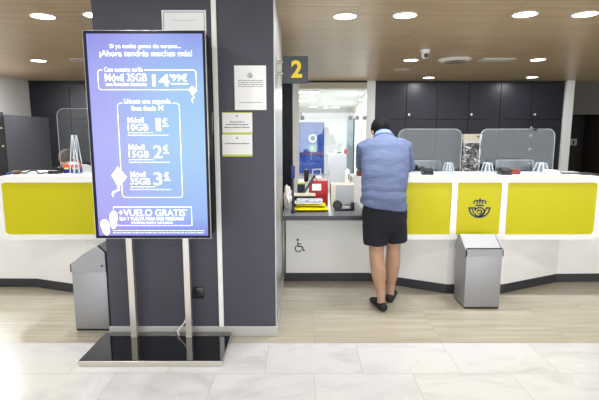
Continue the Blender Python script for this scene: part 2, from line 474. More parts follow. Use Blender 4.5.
# hanging number sign
SY = 3.62
a = P(282.6, 83.4, SY); c = P(308.2, 56, SY); c.x = P(308.2, 83.4, SY).x
t = thing('number_sign', ((a.x + c.x) / 2, SY, a.z), 'dark grey square sign with yellow number 2 fixed to the pillar side', 'sign')
b = N(); box(b, a.x, c.x, SY, SY + .012, a.z, c.z, .002); obj('sign_plate', b, M['signdark'], t, 0)
b = text_bm('2', a.x + .066, a.x + .15, a.z + .042, a.z + .172, SY - .0005, .035); obj('numeral', b, M['signyel'], t, 0)
for zz in (c.z - .045, c.z - .13):
    b = N(); cyl(b, (PX1, SY + .006, zz), (a.x + .004, SY + .006, zz), .011); cyl(b, (PX1, SY + .006, zz), (PX1 + .008, SY + .006, zz), .018)
    obj('standoff', b, M['chrome'], t)

# ================================================================== ADVERTISING DISPLAY
DY = 2.9
sx0, sx1 = -1.310, -0.572
sz0, sz1 = 0.803, 2.086
disp = thing('advertising_display', (-0.944, 2.97, 0), 'tall lit advertising display on two metal posts and a black base', 'display')
b = N(); box(b, -1.412, -0.49, 2.748, 3.165, 0, 0.034, .003); obj('base_edge', b, M['chrome'], disp, 0)
b = N(); box(b, -1.408, -0.494, 2.752, 3.161, 0.0335, 0.038, .001); obj('base_plate', b, M['gloss'], disp, 0)
for u in (129.3, 185.9):
    x = P(u, 245, 3.09).x
    b = N(); box(b, x - .021, x + .021, 3.08, 3.12, 0.038, 1.9, .002); obj('post', b, M['chrome'], disp, 0)
b = N(); box(b, sx0 + .004, sx1 - .001, DY + .024, 3.078, sz0 + .006, sz1 - .006, .01); obj('housing', b, mat('housing_black', (14, 14, 20), .6, spec=.2), disp)
b = shape2d(rrect(sx0, sx1, sz0, sz1, .006), [rrect(sx0 + .016, sx1 - .016, sz0 + .016, sz1 - .016, .002)], .03, DY - .004)
obj('bezel', b, M['bezel'], disp, 0)
b = N(); ribbon(b, [(sx0 - .001, sz0 - .001), (sx1 + .001, sz0 - .001), (sx1 + .001, sz1 + .001), (sx0 - .001, sz1 + .001)], .002, DY - .003, True, .027)
obj('outer_rim', b, M['chrome'], disp, 0)
def screen_mat():
    m = bpy.data.materials.new('lit_screen'); m.use_nodes = True
    n = m.node_tree.nodes; l = m.node_tree.links; b = n['Principled BSDF']
    tc = n.new('ShaderNodeTexCoord'); sp = n.new('ShaderNodeSeparateXYZ')
    l.new(tc.outputs['Generated'], sp.inputs[0])
    def ramp(stops):
        r = n.new('ShaderNodeValToRGB'); e = r.color_ramp.elements
        e[0].position, e[0].color = stops[0][0], rgb(*stops[0][1]); e[1].position, e[1].color = stops[-1][0], rgb(*stops[-1][1])
        for p, c in stops[1:-1]: q = e.new(p); q.color = rgb(*c)
        return r
    rl = ramp([(0, (150, 140, 236)), (.12, (168, 164, 243)), (.5, (170, 172, 243)), (.85, (154, 158, 236)), (1, (136, 138, 222))])
    rr = ramp([(0, (120, 128, 226)), (.1, (146, 178, 240)), (.45, (158, 202, 240)), (.75, (150, 192, 238)), (1, (132, 146, 226))])
    l.new(sp.outputs['Z'], rl.inputs[0]); l.new(sp.outputs['Z'], rr.inputs[0])
    mx = n.new('ShaderNodeMix'); mx.data_type = 'RGBA'
    mr = n.new('ShaderNodeMapRange'); mr.inputs[1].default_value = .05; mr.inputs[2].default_value = .75; mr.interpolation_type = 'SMOOTHSTEP'
    l.new(sp.outputs['X'], mr.inputs[0]); l.new(mr.outputs[0], mx.inputs[0]); l.new(rl.outputs[0], mx.inputs[6]); l.new(rr.outputs[0], mx.inputs[7])
    b.inputs['Base Color'].default_value = (0.01, 0.01, 0.01, 1); b.inputs['Roughness'].default_value = .4
    l.new(mx.outputs[2], b.inputs['Emission Color']); b.inputs['Emission Strength'].default_value = 1.0
    return m
b = N(); box(b, sx0 + .015, sx1 - .015, DY + .004, DY + .02, sz0 + .015, sz1 - .015)
scr = obj('screen', b, screen_mat(), disp, 0)
ty = DY + .004
def st_(name, s, x0, y0, x1, y1, bold=.0): text(name, s, (x0, y0, x1, y1), ty, M['wht'], scr, bold)
st_('headline', 'Si ya tenías ganas de verano...', 110, 44, 181, 49.4, .004)
st_('headline', '¡Ahora tendrás muchas más!', 99.8, 50.3, 192.2, 57.8, .004)
st_('tariff_caption', 'Con nuestra tarifa', 104.3, 67.2, 142.7, 71.8)
st_('tariff_name', 'Móvil 35GB', 105.2, 73.6, 147, 81.2, .004)
st_('tariff_detail', 'con llamadas ilimitadas', 106, 82.4, 147, 86, .004)
st_('price', '14', 152.6, 74.4, 169.7, 86, .025)
st_('price', "'99€", 170.2, 74, 187.3, 81.4, .004)
st_('offer_caption', 'Llévate una segunda', 124.6, 98.8, 170.6, 105, .0)
st_('offer_caption', 'línea desde 1€', 131.8, 105.3, 164, 110.6, .0)
def bars(name, rows):
    for i, (u0, u1, v, h) in enumerate(rows):
        b = N(); lines(b, u0, u1, v, ty, h * .75, int(v * 7), ty - .0004); obj(name, b, mat('screen_small_print', (240, 244, 255), .5, emit=(226, 234, 252), estr=1), scr, 0)
bars('small_print', [(171, 189, 83.8, 1.6)])
for (dy, gb, pr, xo) in ((0, '10GB', '1', 0), (27, '15GB', '2', 1), (54.2, '35GB', '3', 2.6)):
    st_('offer_name', 'Móvil', 128 + xo, 117.3 + dy, 143.6 + xo * .8, 123 + dy, .004)
    st_('offer_name', gb, 128 + xo, 124 + dy, 148.3 + xo * .8, 130.3 + dy, .004)
    st_('offer_price', pr, 156.3 if pr == '1' else 154, 118.3 + dy, 161 if pr == '1' else 162.3, 131 + dy, .004)
    st_('offer_price', '€', 162.8 + xo * .6, 118 + dy, 167.4 + xo * .6, 124.2 + dy, .004)
    bars('small_print', [(162.6 + xo * .6, 168.6 + xo * .6, 126 + dy, 1.5), (128 + xo, 152.8 + xo, 132.6 + dy, 1.1), (128 + xo, 168.5 + xo, 135.3 + dy, 1.1)])
st_('gift_headline', '+VUELO GRATIS', 119, 209.3, 185.3, 216, .006)
st_('gift_headline', '*', 185.8, 209.3, 187.4, 211, .02)
st_('gift_line', 'IDA Y VUELTA PARA DOS PERSONAS', 120, 217, 184, 220.4, .0)
st_('gift_line', 'POR ESPAÑA, EUROPA Y MARRUECOS', 131.4, 221.2, 172.9, 224, .004)
bars('small_print', [(113, 205, 230.6, .8), (113, 205, 232.8, .7)])
def S2(u, v): p = P(u, v, ty); return (p.x, p.z)
def strokes(name, paths, w):
    b = N()
    for pts in paths: ribbon(b, pts, w, ty - .001)
    obj(name, b, M['wht'], scr, 0)
def frame_path(u0, u1, v0, v1, r, g0, g1):
    """rounded frame with a gap g0..g1 in its top edge (photo x)"""
    x0, z1 = S2(u0, v0); x1 = S2(u1, v0)[0]; z0 = S2(u0, v1)[1]; a = S2(g0, v0)[0]; c = S2(g1, v0)[0]
    return ([(a, z1)] + arc(x0 + r, z1 - r, r, r, 90, 180, 6) + arc(x0 + r, z0 + r, r, r, 180, 270, 6)
            + arc(x1 - r, z0 + r, r, r, 270, 360, 6) + arc(x1 - r, z1 - r, r, r, 0, 90, 6) + [(c, z1)])
strokes('tariff_frame', [frame_path(97.6, 196, 70, 89.7, .018, 102, 144)], .0036)
strokes('offer_frame', [frame_path(117.2, 179.2, 103.2, 197.4, .02, 122.5, 172.5)], .0036)
x0, z1 = S2(113.4, 207); x1, z0 = S2(192, 225.5)
strokes('gift_frame', [[(x0, z0), (x1, z0), (x1, z1), (x0, z1), (x0, z0)]], .004)
def kite(cu, cv, w, h, tail):
    b = N()
    poly(b, [S2(cu - w * .1, cv - h / 2), S2(cu - w / 2, cv - h * .08), S2(cu - .05 * w, cv + h / 2), S2(cu + w / 2, cv)], ty - .0015, .001)
    ribbon(b, [S2(*q) for q in tail], .005, ty - .0012)
    obj('kite', b, M['wht'], scr, 0)
kite(193, 90.6, 9, 9.4, [(193, 95), (194, 97.5), (191.8, 99.5), (192.8, 103)])
kite(119.3, 177, 15.4, 21, [(119, 187), (119.6, 189.8), (113.6, 193), (112.8, 196.8)])
b = N(); ribbon(b, [S2(118, 187), S2(117.6, 190), S2(112.6, 192), S2(112, 195)], .004, ty - .0012); obj('kite_tail', b, M['wht'], scr, 0)
def sole(cu, cv, w, h, rot):
    pts = []
    for i in range(28):
        a = 2 * PI * i / 28; q = math.sin(a)
        ww = w * (.5 + .09 * q - .08 * math.exp(-((q + .1) ** 2) / .08))
        px, py = ww * math.cos(a), h / 2 * q
        pts.append(S2(cu + px * math.cos(rot) - py * math.sin(rot), cv - (px * math.sin(rot) + py * math.cos(rot))))
    b = N(); poly(b, pts, ty - .0016, .001); obj('sole_print', b, M['wht'], scr, 0)
sole(105.6, 227.3, 9, 16.4, math.radians(14)); sole(113.6, 220, 8.4, 18, math.radians(0))
# power cable
b = N(); cpts = [Vector((-.80, 3.15, .3)), Vector((-.795, 3.15, .2)), Vector((-.83, 3.148, .12)), Vector((-.88, 3.142, .06)), Vector((-.86, 3.11, .046))]
for i in range(len(cpts) - 1):
    p, q = cpts[i], cpts[i + 1]
    for k in range(4):
        cyl(b, p.lerp(q, k / 4), p.lerp(q, (k + 1) / 4), .005, n=8)
obj('power_cable', b, M['white'], disp)

# ================================================================== BINS
bw, bd, bh = .30, .255, .462
def make_bin(label, prof, lip=.055, lock_y=.06):
    t = thing('swing_lid_bin', (0, 0, 0), label, 'bin')
    b = N(); box(b, -bw / 2 + .004, bw / 2 - .004, -bd / 2 + .004, bd / 2 - .004, 0, .016); obj('foot', b, M['black'], t, 0)
    b = N(); box(b, -bw / 2, bw / 2, -bd / 2, bd / 2, .014, bh, .006); obj('body', b, M['steel'], t)
    b = N()
    lw = bw / 2 + .006; y0, y1 = -bd / 2 - .006, bd / 2 + .006
    prof = [(y0, bh - .004), (y1, bh - .004)] + [((y1 if q < 0 else y0) + q, bh + h_) for q, h_ in prof]
    pk = max(prof, key=lambda q: q[1]); up = [q for q in prof[2:] if q[0] >= pk[0]]; dn = [q for q in prof[2:] if q[0] <= pk[0]]
    prism(b, prof, 'x', -lw, -lw + .008); prism(b, prof, 'x', lw - .008, lw)
    box(b, -lw, lw, y0, y0 + .008, bh - .004, bh + lip)
    bk = [(y1, bh - .004)] + up
    prism(b, bk + [(q[0] - .006, q[1] - .006) for q in bk[::-1]], 'x', -lw, lw)
    obj('lid', b, M['steel'], t, 25)
    fl = [(q[0] + (.016 if i == len(dn) - 1 else -.004), q[1] - .003) for i, q in enumerate(dn)]
    b = N(); prism(b, fl + [(q[0] + .002, q[1] - .007) for q in fl[::-1]], 'x', -lw + .012, lw - .012); obj('flap', b, mat('flap_steel', (168, 169, 173), .6, .3), t, 0)
    b = N(); box(b, -lw + .008, lw - .008, y0 + .008, y0 + .02, bh + lip - .03, bh + lip + .008); obj('gap', b, M['black'], t, 0)
    b = N(); cyl(b, (lw, y0 + lock_y, bh + .045), (lw + .003, y0 + lock_y, bh + .045), .008); obj('lock', b, M['black'], t)
    return t
binr = make_bin('brushed steel swing-lid bin standing before the yellow emblem panel', [(-.0001, .03), (-.05, .13), (-.09, .146), (0, .05)])
binr.location = (1.538, 3.716 + bd / 2, 0)
binl = make_bin('brushed steel bin with a tall slanted lid half hidden left of the pillar', [(-.0001, .15), (-.05, .2), (.10, .132), (0, .05)], lock_y=.236)
binl.rotation_euler = (0, 0, -PI / 2); binl.location = (-1.421 - bd / 2 - .006, 3.277 + bw / 2 + .004, 0)

# ================================================================== COUNTERS
CY = 4.0; CT, CB = 1.10, .532
def counter(label, sgn, front, vpanels, group=None):
    t = thing('service_counter', (sgn * 1.65, 4.3, 0), label, 'counter', group)
    xa, xb = sorted((sgn * .63, sgn * 2.675))
    hol = []
    for (x0, x1, cor) in vpanels:
        hol.append(rrect(x0, x1, .578, 1.043, .035, cor))
    cor = (0, 1, 1, 0) if sgn > 0 else (1, 0, 0, 1)
    outer = rrect(xa, xb, CB, CT, .07, cor)
    b = shape2d(outer, hol, .012, CY); obj('front_frame', b, M['white'], t, 0)
    b = N(); prism(b, outer, 'y', CY + .0125, CY + .46); obj('counter_box', b, M['white'], t, 30)
    for (x0, x1, cor) in vpanels:
        b = N(); prism(b, rrect(x0 + .001, x1 - .001, .579, 1.042, .034, cor), 'y', CY + .006, CY + .0124); obj('yellow_panel', b, M['yellow'], t, 0)
    back = [(front[-1][0], 4.7), (front[0][0], 4.7)]
    b = N(); prism(b, front + back, 'z', .085, CB + .002); obj('base', b, M['basew'], t, 0)
    fr = [(x, y - .004) for x, y in front]
    b = N(); prism(b, fr + back, 'z', 0, .085); obj('plinth', b, M['plinth'], t, 0)
    return t
cr_ = counter('white service counter with a yellow emblem panel, right of the pillar', 1,
              [(.692, 4.45), (1.361, 4.10), (1.882, 4.10), (2.558, 4.42), (3.6, 4.45)],
              [(.70, 1.335, (1, 0, 0, 1)), (1.388, 1.772, (0, 0, 0, 0)), (1.825, 2.612, (0, 1, 1, 0))])
b = N(); cc = P(479.8, 207.6, CY); emblem(b, cc.x, cc.z, .19, CY + .0045, .0135, .0015); obj('emblem', b, M['navy'], cr_, 0)
cl_ = counter('white service counter with a plain yellow front, left of the pillar', -1,
              [(-3.6, 4.28), (-2.534, 4.27), (-1.95, 4.06), (-1.36, 4.06), (-.692, 4.40)],
              [(-2.612, -1.812, (1, 0, 0, 1)), (-1.76, -1.388, (0, 0, 0, 0)), (-1.335, -.70, (0, 1, 1, 0))])

# accessible desk
DT = .72
desk = thing('low_desk', (.27, 4.5, 0), 'low grey topped desk with a wheelchair symbol between pillar and counter', 'desk')
b = N(); box(b, -.155, .628, 4.15, 4.95, DT - .042, DT, .003); obj('worktop', b, mat('desk_grey', (120, 122, 126), .35), desk, 0)
b = N(); box(b, -.156, .629, 4.146, 4.1505, DT - .043, DT - .001); obj('edge_band', b, mat('desk_edge', (58, 60, 64), .4), desk, 0)
b = N(); box(b, -.135, .628, 4.45, 4.47, .085, DT - .042); box(b, .628, .69, 4.45, 4.47, .085, .53); obj('front_panel', b, M['basew'], desk, 0)
b = N(); box(b, -.15, -.135, 4.44, 4.9, 0, DT - .042); obj('side_panel', b, M['plinth'], desk, 0)
b = N(); box(b, -.135, .691, 4.446, 4.47, 0, .085); obj('plinth', b, M['plinth'], desk, 0)
b = N(); wy = 4.449
def W(u, v): p = P(u, v, wy); return (p.x, p.z)
wc = W(298.4, 248.6)
ribbon(b, [W(297.8, 242), W(298.2, 246.4), W(302, 246.6), W(303.6, 250.6), W(305, 250.2)], .013, wy)
ribbon(b, [W(298, 243.8), W(301.3, 244.2)], .01, wy)
ribbon(b, arc(wc[0], wc[1], .032, .032, 115, 350, 16), .0105, wy)
hd = W(297.7, 239.9); poly(b, arc(hd[0], hd[1], .012, .012, 0, 345, 12), wy)
obj('wheelchair_symbol', b, M['navy'], desk, 0)

# ================================================================== BACK WALL CUPBOARDS
KZ0, KS = .0, P(450, 119.5, BACK).z
KTOP = CEIL - .03
def cupboard(x0, x1, label, knob=None, gap=False, splits=True):
    t = thing('tall_cupboard', ((x0 + x1) / 2, BACK + .2, 0), label, 'cupboard', 'dark cupboards along the back wall')
    b = N(); box(b, x0, x1, BACK, BACK + .45, 0, KTOP); obj('carcass', b, M['cabgap'], t, 0)
    for z0, z1 in ((.06, KS - .004), (KS + .004, KTOP - .01)):
        b = N(); box(b, x0 + (.06 if gap and z0 < 1 else .004), x1 - .004, BACK - .02, BACK, z0, z1, .002); d = obj('door', b, M['cab'], t, 0)
        if knob is not None and z0 > 1:
            b = N(); cyl(b, (x0 + knob, BACK - .02, z0 + .085), (x0 + knob, BACK - .05, z0 + .085), .012, .02); obj('knob', b, M['chrome'], d)
        if gap and z0 < 1:
            for zz in (.9, 1.15, 1.4, 1.55):
                b = N(); box(b, x0 + .015, x0 + .045, BACK - .014, BACK - .002, zz, zz + .03); obj('hinge', b, M['chrome'], d, 0)
    return t
edges = [P(u, 119, BACK).x for u in (374.8, 405.6, 436.4, 467.6, 499, 530, 561.5)]
labs = ['tall dark cupboard right beside the white glazing post', 'tall dark cupboard second from the glazing, with a knob above the bent customer',
        'tall dark cupboard third from the glazing, left of the patterned panel', 'tall dark cupboard behind the patterned panel',
        'tall dark cupboard right of the patterned panel, no knob', 'tall dark cupboard at the right end next to the slanting white post']
for i in range(6):
    cupboard(edges[i], edges[i + 1], labs[i], {1: .05, 3: .05, 5: .06}.get(i), gap=(i == 5))
cupboard(P(284, 119, BACK).x - .3, P(292.6, 119, BACK).x, 'narrow dark cupboard seen between pillar and glazing')
xl = [XL, -4.2, -3.4, -2.6, -1.8, -1.0]
wl = ['dark cupboard in the far left corner by the white wall', 'dark cupboard behind the clear screen on the left counter', 'dark cupboard behind the lit display on the left side']
for i in range(3): cupboard(xl[i], xl[i + 1], wl[i])
b = N(); box(b, -2.6, P(284, 119, BACK).x - .3, BACK, BACK + .1, 0, CEIL); struct(obj('wall_back', b, M['wallw'], smooth=0))
b = N(); box(b, XL, edges[-1], BACK - .03, BACK + .5, KTOP, CEIL); struct(obj('trim_3', b, M['cabgap'], smooth=0))

# white posts of the glazing, lintel, slanting post
for i, (u0, u1) in enumerate(((292.8, 299.2), (366.2, 374.4))):
    b = N(); box(b, P(u0, 119, BACK).x, P(u1, 119, BACK).x, BACK - .04, BACK + .12, 0, CEIL); struct(obj('trim_%d' % (4 + i), b, M['alu'], smooth=0), 'white post of the glazed opening', 'post')
gx0, gx1 = P(299.2, 119, BACK).x, P(366.2, 119, BACK).x
lz = P(330, 88.5, BACK).z
b = N(); box(b, gx0, gx1, BACK - .02, BACK + .1, lz, CEIL); struct(obj('trim_6', b, mat('lintel', (196, 186, 170), .5), smooth=0))
b = N(); box(b, edges[-1] + .01, edges[-1] + .16, BACK - .06, BACK + .12, 0, CEIL); struct(obj('trim_7', b, M['alu'], smooth=0), 'white post at the right end of the cupboards', 'post')

# glazing of the back office
win = bpy.data.objects.new('window_1', None); COL.objects.link(win); win.location = (gx0, BACK + .03, 0); struct(win, 'clear glazing and glass door of the back office', 'window')
dz = P(330, 118, BACK).z; jx = P(354.6, 119, BACK).x
b = N(); box(b, gx0 + .005, gx1 - .005, BACK + .03, BACK + .04, dz + .012, lz - .004); obj('transom_pane', b, M['glass'], win, 0)
b = N(); box(b, jx + .012, gx1 - .005, BACK + .03, BACK + .04, .02, dz - .006); obj('fixed_pane', b, M['glass'], win, 0)
b = N(); box(b, gx0 + .005, jx - .016, BACK + .03, BACK + .04, .02, dz - .006); lf = obj('glass_door_leaf', b, M['glass'], win, 0)
b = N(); box(b, jx - .014, jx + .006, BACK + .025, BACK + .045, .02, dz); obj('edge_seal', b, mat('seal_dark', (70, 76, 82), .4), win, 0)
b = N(); box(b, jx - .13, jx - .016, BACK + .041, BACK + .043, .3, dz - .03); obj('reflection_strip', b, M['glassrefl'], lf, 0)  # pale strip stands for a reflection at the door leaf edge
for u in (302.5, 350.5, 357.5, 364.5):
    x = P(u, 118, BACK).x
    b = N(); box(b, x - .035, x + .035, BACK + .02, BACK + .05, dz - .035, dz + .04, .004); obj('patch_fitting', b, M['grey'], win)

# ================================================================== BACK OFFICE
OY = 16.6
oz = 2.29; ox0 = -1.4; ox1 = P(349, 95, 9.4).x
ceil_o = mat('office_ceiling', (236, 236, 234), .8)
b = N(); box(b, ox0, 2.1, BACK + .5, OY, oz, oz + .08); struct(obj('ceiling_office', b, ceil_o, smooth=0), 'white ceiling of the back office', 'ceiling')
b = N(); box(b, ox0, 2.1, OY, OY + .1, 0, oz); struct(obj('wall_office_back', b, M['wallw'], smooth=0), 'white end wall of the back office', 'wall')
b = N(); prism(b, [(1.36, BACK + .46), (1.46, BACK + .46), (2.0, OY), (1.9, OY)], 'z', 0, oz); struct(obj('wall_office_right', b, M['wallw'], smooth=0), 'white right wall of the back office', 'wall')
b = N(); box(b, ox0 - .1, ox0, BACK + .5, OY, 0, oz); struct(obj('wall_office_left', b, M['wallw'], smooth=0), 'white left wall of the back office', 'wall')
b = N(); box(b, gx0 - .3, gx1 + .1, BACK + .45, BACK + .5, oz, CEIL + .05); struct(obj('trim_8', b, M['wallw'], smooth=0))
# blue door
d0 = P(296, 122.3, OY); d1 = P(324.3, 122.3, OY)
dr = bpy.data.objects.new('door_1', None); COL.objects.link(dr); dr.location = ((d0.x + d1.x) / 2, OY - .03, 0); struct(dr, 'blue fire door at the end of the back office', 'door')
b = N(); box(b, d0.x, d1.x, OY - .05, OY - .002, 0, d0.z, .004); leaf = obj('door_leaf', b, M['blue'], dr, 0)
wc = P(312.7, 138.3, OY - .055)
b = N(); cyl(b, (wc.x, OY - .05, wc.z), (wc.x, OY - .07, wc.z), .15, n=32); obj('porthole_ring', b, M['white'], leaf)
b = N(); cyl(b, (wc.x, OY - .069, wc.z), (wc.x, OY - .075, wc.z), .09, n=32); obj('porthole_pane', b, mat('porthole', (70, 88, 110), .15), leaf)
pz = P(312, 153.6, OY).z
b = N(); cyl(b, (P(302, 150, OY).x, OY - .11, pz), (P(323, 150, OY).x, OY - .11, pz), .022); obj('push_bar', b, mat('bar_red', (150, 70, 90), .4), leaf)
for u in (302.4, 322):
    x = P(u, 150, OY).x; b = N(); box(b, x - .035, x + .035, OY - .13, OY - .05, pz - .11, pz + .06, .006); obj('bar_bracket', b, M['blued'], leaf)
a = P(309, 152, OY - .06); c = P(316.2, 145, OY - .06)
t = thing('exit_sign', ((a.x + c.x) / 2, OY - .055, a.z), 'small green exit pictogram sign on the blue door', 'sign')
b = N(); box(b, a.x, c.x, OY - .056, OY - .0505, a.z, c.z); obj('sign_plate', b, M['green'], t, 0)
b = N(); ey = OY - .058; mx_ = (a.x + c.x) / 2; hh = c.z - a.z
ribbon(b, [(mx_ - .05, a.z + .03), (mx_ - .05, a.z + hh * .62), (mx_ + .05, a.z + hh * .62), (mx_ + .05, a.z + .03)], .02, ey)
poly(b, arc(mx_, a.z + hh * .78, .018, .018, 0, 345, 10), ey); ribbon(b, [(mx_, a.z + .05), (mx_, a.z + hh * .6)], .02, ey)
ribbon(b, [(a.x + .008, a.z + .008), (c.x - .008, a.z + .008), (c.x - .008, c.z - .008), (a.x + .008, c.z - .008)], .008, ey, True)
obj('pictogram', b, M['white'], t, 0)
# office ceiling lights
def panel_light(u0, u1, v, lab):
    a = Q(u0, v, oz); c = Q(u1, v, oz); wdt = .3
    t = thing('ceiling_light_panel', ((a.x + c.x) / 2, a.y, oz), lab, 'light')
    b = N(); box(b, a.x - .02, c.x + .02, a.y - wdt / 2 - .02, a.y + wdt / 2 + .02, oz - .014, oz - .001); obj('frame', b, M['white'], t, 0)
    b = N(); box(b, a.x, c.x, a.y - wdt / 2, a.y + wdt / 2, oz - .018, oz - .0141); obj('diffuser', b, mat('light_diffuser', (255, 255, 255), .5, emit=(255, 250, 244), estr=9), t, 0)
panel_light(296, 318.5, 91.5, 'nearer bright ceiling light panel in the back office')
panel_light(297, 316.5, 100, 'farther bright ceiling light panel in the back office')
for (u, v, lab) in ((313.3, 107, 'small round ceiling spot left of the brighter one in the back office'), (335.5, 107.4, 'small lit round ceiling spot near the back office right wall')):
    q = Q(u, v, oz); b = N(); cyl(b, (q.x, q.y, oz - .012), (q.x, q.y, oz - .001), .13)
    tag(obj('ceiling_spot', b, mat('spot_lit', (255, 255, 255), .5, emit=(255, 255, 255), estr=3)), lab, 'light')
# fire alarm on the right office wall
q = P(356.4, 114, 9.6); wx = 1.36 + .54 * (9.6 - BACK - .46) / (OY - BACK - .46)
b = N(); box(b, wx - .03, wx + .0, 9.52, 9.66, q.z - .06, q.z + .07, .006)
tag(obj('fire_alarm', b, M['red']), 'small red fire alarm box high on the white office wall', 'alarm')
# grey office cabinet
a = P(327.5, 154, 11.2); c = P(347.5, 154, 11.2)
t = thing('office_cabinet', ((a.x + c.x) / 2, 11.4, 0), 'light grey metal cabinet standing in the back office', 'cabinet')
b = N(); box(b, a.x, c.x, 11.2, 11.65, 0, a.z, .004); obj('body', b, mat('cabinet_grey', (176, 173, 178), .5), t, 0)
b = N(); box(b, a.x + .012, c.x - .012, 11.188, 11.2, .06, a.z - .02, .002); dd = obj('door', b, mat('cabinet_door', (168, 165, 170), .5), t, 0)
b = N(); cyl(b, (a.x + .04, 11.188, a.z - .45), (a.x + .04, 11.17, a.z - .45), .012); obj('lock', b, M['black'], dd)
topz = a.z
def bottle(x, y, z, r, h, m, cap, lab, cat='bottle', name='bottle'):
    t = thing(name, (x, y, z), lab, cat)
    b = N(); lathe(b, (x, y, z), [(r * .9, 0), (r, .01), (r, h * .62), (r * .8, h * .72), (r * .4, h * .8), (r * .38, h * .88)]); obj('flask', b, m, t)
    b = N(); lathe(b, (x, y, z), [(r * .45, h * .86), (r * .45, h * .99), (r * .4, h)]); obj('cap', b, cap, t)
    return t
bottle(P(343, 150, 11.42).x, 11.42, topz, .045, .24, mat('clear_plastic', (206, 210, 214), .3), M['grey'], 'pale bottle on the grey office cabinet')
bottle(P(335.5, 150, 11.35).x, 11.35, topz, .035, .14, M['cream'], M['red'], 'small cream bottle with red cap on the office cabinet')
x = P(346.6, 150, 11.22).x; b = N(); box(b, x - .05, x + .04, 11.2, 11.28, topz, topz + .11, .01); tag(obj('red_tin', b, M['red']), 'red tin at the right edge of the office cabinet', 'tin')
b = N(); box(b, P(334, 150, 11.55).x, P(345, 150, 11.55).x, 11.5, 11.62, topz, topz + .03, .008); tag(obj('dark_tray', b, M['plinth']), 'flat dark tray on the office cabinet', 'tray')
# white low unit beside the customer, brown box on it
b = N(); box(b, P(352, 200, 5.6).x, P(366, 200, 5.6).x + .5, 5.6, 6.0, 0, P(355, 176.5, 5.6).z, .004); uz = P(355, 176.5, 5.6).z
tag(obj('low_unit', b, M['white'], smooth=0), 'white low storage unit behind the desk beside the customer', 'cabinet')
a = P(357.6, 176.5, 5.65); b = N(); box(b, a.x, a.x + .12, 5.65, 5.8, uz, uz + .065, .004); tag(obj('wooden_box', b, M['brown'], smooth=0), 'small reddish brown box on the white unit beside the customer', 'box')

# ================================================================== RIGHT SIDE: dim passage, its low light put into dark materials
RX0 = edges[-1] + .16
bz = P(585, 114.5, BACK + .25).z
b = N(); box(b, RX0, XR, BACK + .25, BACK + .45, bz, CEIL); struct(obj('wall_bulkhead', b, M['bulk'], smooth=0), 'bulkhead over the passage, low light put into its grey brown', 'wall')
b = N(); box(b, RX0, XR, BACK + 1.4, BACK + 1.5, 0, CEIL); struct(obj('wall_passage', b, M['dimdark'], smooth=0), 'passage wall coloured dark for the low light there', 'wall')
fx = P(589, 140, BACK + 1.2).x
b = N(); box(b, fx, fx + .1, BACK + .46, BACK + 1.38, 0, bz); struct(obj('trim_9', b, M['darkwood'], smooth=0), 'brown door lining in the passage', 'trim')
b = N(); box(b, fx + .1, XR, BACK + .3, BACK + .44, 0, bz); struct(obj('wall_passage_side', b, M['bulk'], smooth=0))
dr2 = bpy.data.objects.new('door_2', None); COL.objects.link(dr2); dr2.location = ((RX0 + fx) / 2, BACK + 1.37, 0); struct(dr2, 'dark door in the passage', 'door')
b = N(); box(b, RX0 + .04, fx - .02, BACK + 1.36, BACK + 1.4, 0, bz - .1); obj('door_leaf', b, M['dimdark'], dr2, 0)
a = P(570, 145.3, BACK + 1.35); c = P(577.2, 138.8, BACK + 1.35)
t = thing('restroom_sign', ((a.x + c.x) / 2, BACK + 1.352, a.z), 'small grey square sign with a figure on the dark passage door', 'sign')
b = N(); box(b, a.x, c.x, BACK + 1.35, BACK + 1.36, a.z, c.z); obj('sign_plate', b, M['grey'], t, 0)
b = N(); mx_ = (a.x + c.x) / 2; poly(b, arc(mx_, c.z - .032, .013, .013, 0, 345, 10), BACK + 1.348)
poly(b, [(mx_ - .022, c.z - .05), (mx_ - .012, a.z + .015), (mx_ + .012, a.z + .015), (mx_ + .022, c.z - .05)], BACK + 1.348); obj('figure', b, M['black'], t, 0)

# ================================================================== PATTERNED PANEL
def collage():
    m = bpy.data.materials.new('collage'); m.use_nodes = True
    n = m.node_tree.nodes; l = m.node_tree.links; b = n['Principled BSDF']
    tc = n.new('ShaderNodeTexCoord'); v = n.new('ShaderNodeTexVoronoi'); v.inputs['Scale'].default_value = 12
    nz = n.new('ShaderNodeTexNoise'); nz.inputs['Scale'].default_value = 24; nz.inputs['Detail'].default_value = 3
    l.new(tc.outputs['Object'], v.inputs['Vector']); l.new(tc.outputs['Object'], nz.inputs['Vector'])
    sx_ = n.new('ShaderNodeSeparateColor'); l.new(v.outputs['Color'], sx_.inputs[0])
    c1 = n.new('ShaderNodeValToRGB'); c1.color_ramp.elements[0].color = rgb(70, 70, 74); c1.color_ramp.elements[1].color = rgb(250, 250, 252)
    l.new(sx_.outputs[0], c1.inputs[0])
    c2 = n.new('ShaderNodeValToRGB'); c2.color_ramp.elements[0].position = .44; c2.color_ramp.elements[1].position = .56
    c2.color_ramp.elements[0].color = rgb(50, 50, 54); c2.color_ramp.elements[1].color = (1, 1, 1, 1)
    l.new(nz.outputs['Fac'], c2.inputs[0])
    mx = n.new('ShaderNodeMix'); mx.data_type = 'RGBA'; mx.blend_type = 'MULTIPLY'; mx.inputs[0].default_value = .85
    l.new(c1.outputs[0], mx.inputs[6]); l.new(c2.outputs[0], mx.inputs[7])
    l.new(mx.outputs[2], b.inputs['Base Color']); b.inputs['Roughness'].default_value = .5
    return m
QY = 8.3
a = P(462, 176, QY); c = P(480.6, 134, QY); c.x = P(480.6, 150, QY).x
t = thing('pattern_panel', ((a.x + c.x) / 2, QY + .05, 0), 'narrow standing panel with a black and white collage and cream header', 'panel')
m1 = P(470, 143, QY).z; m2 = P(470, 139.5, QY).z
b = N(); box(b, a.x, c.x, QY, QY + .06, .03, m1); obj('collage_board', b, collage(), t, 0)
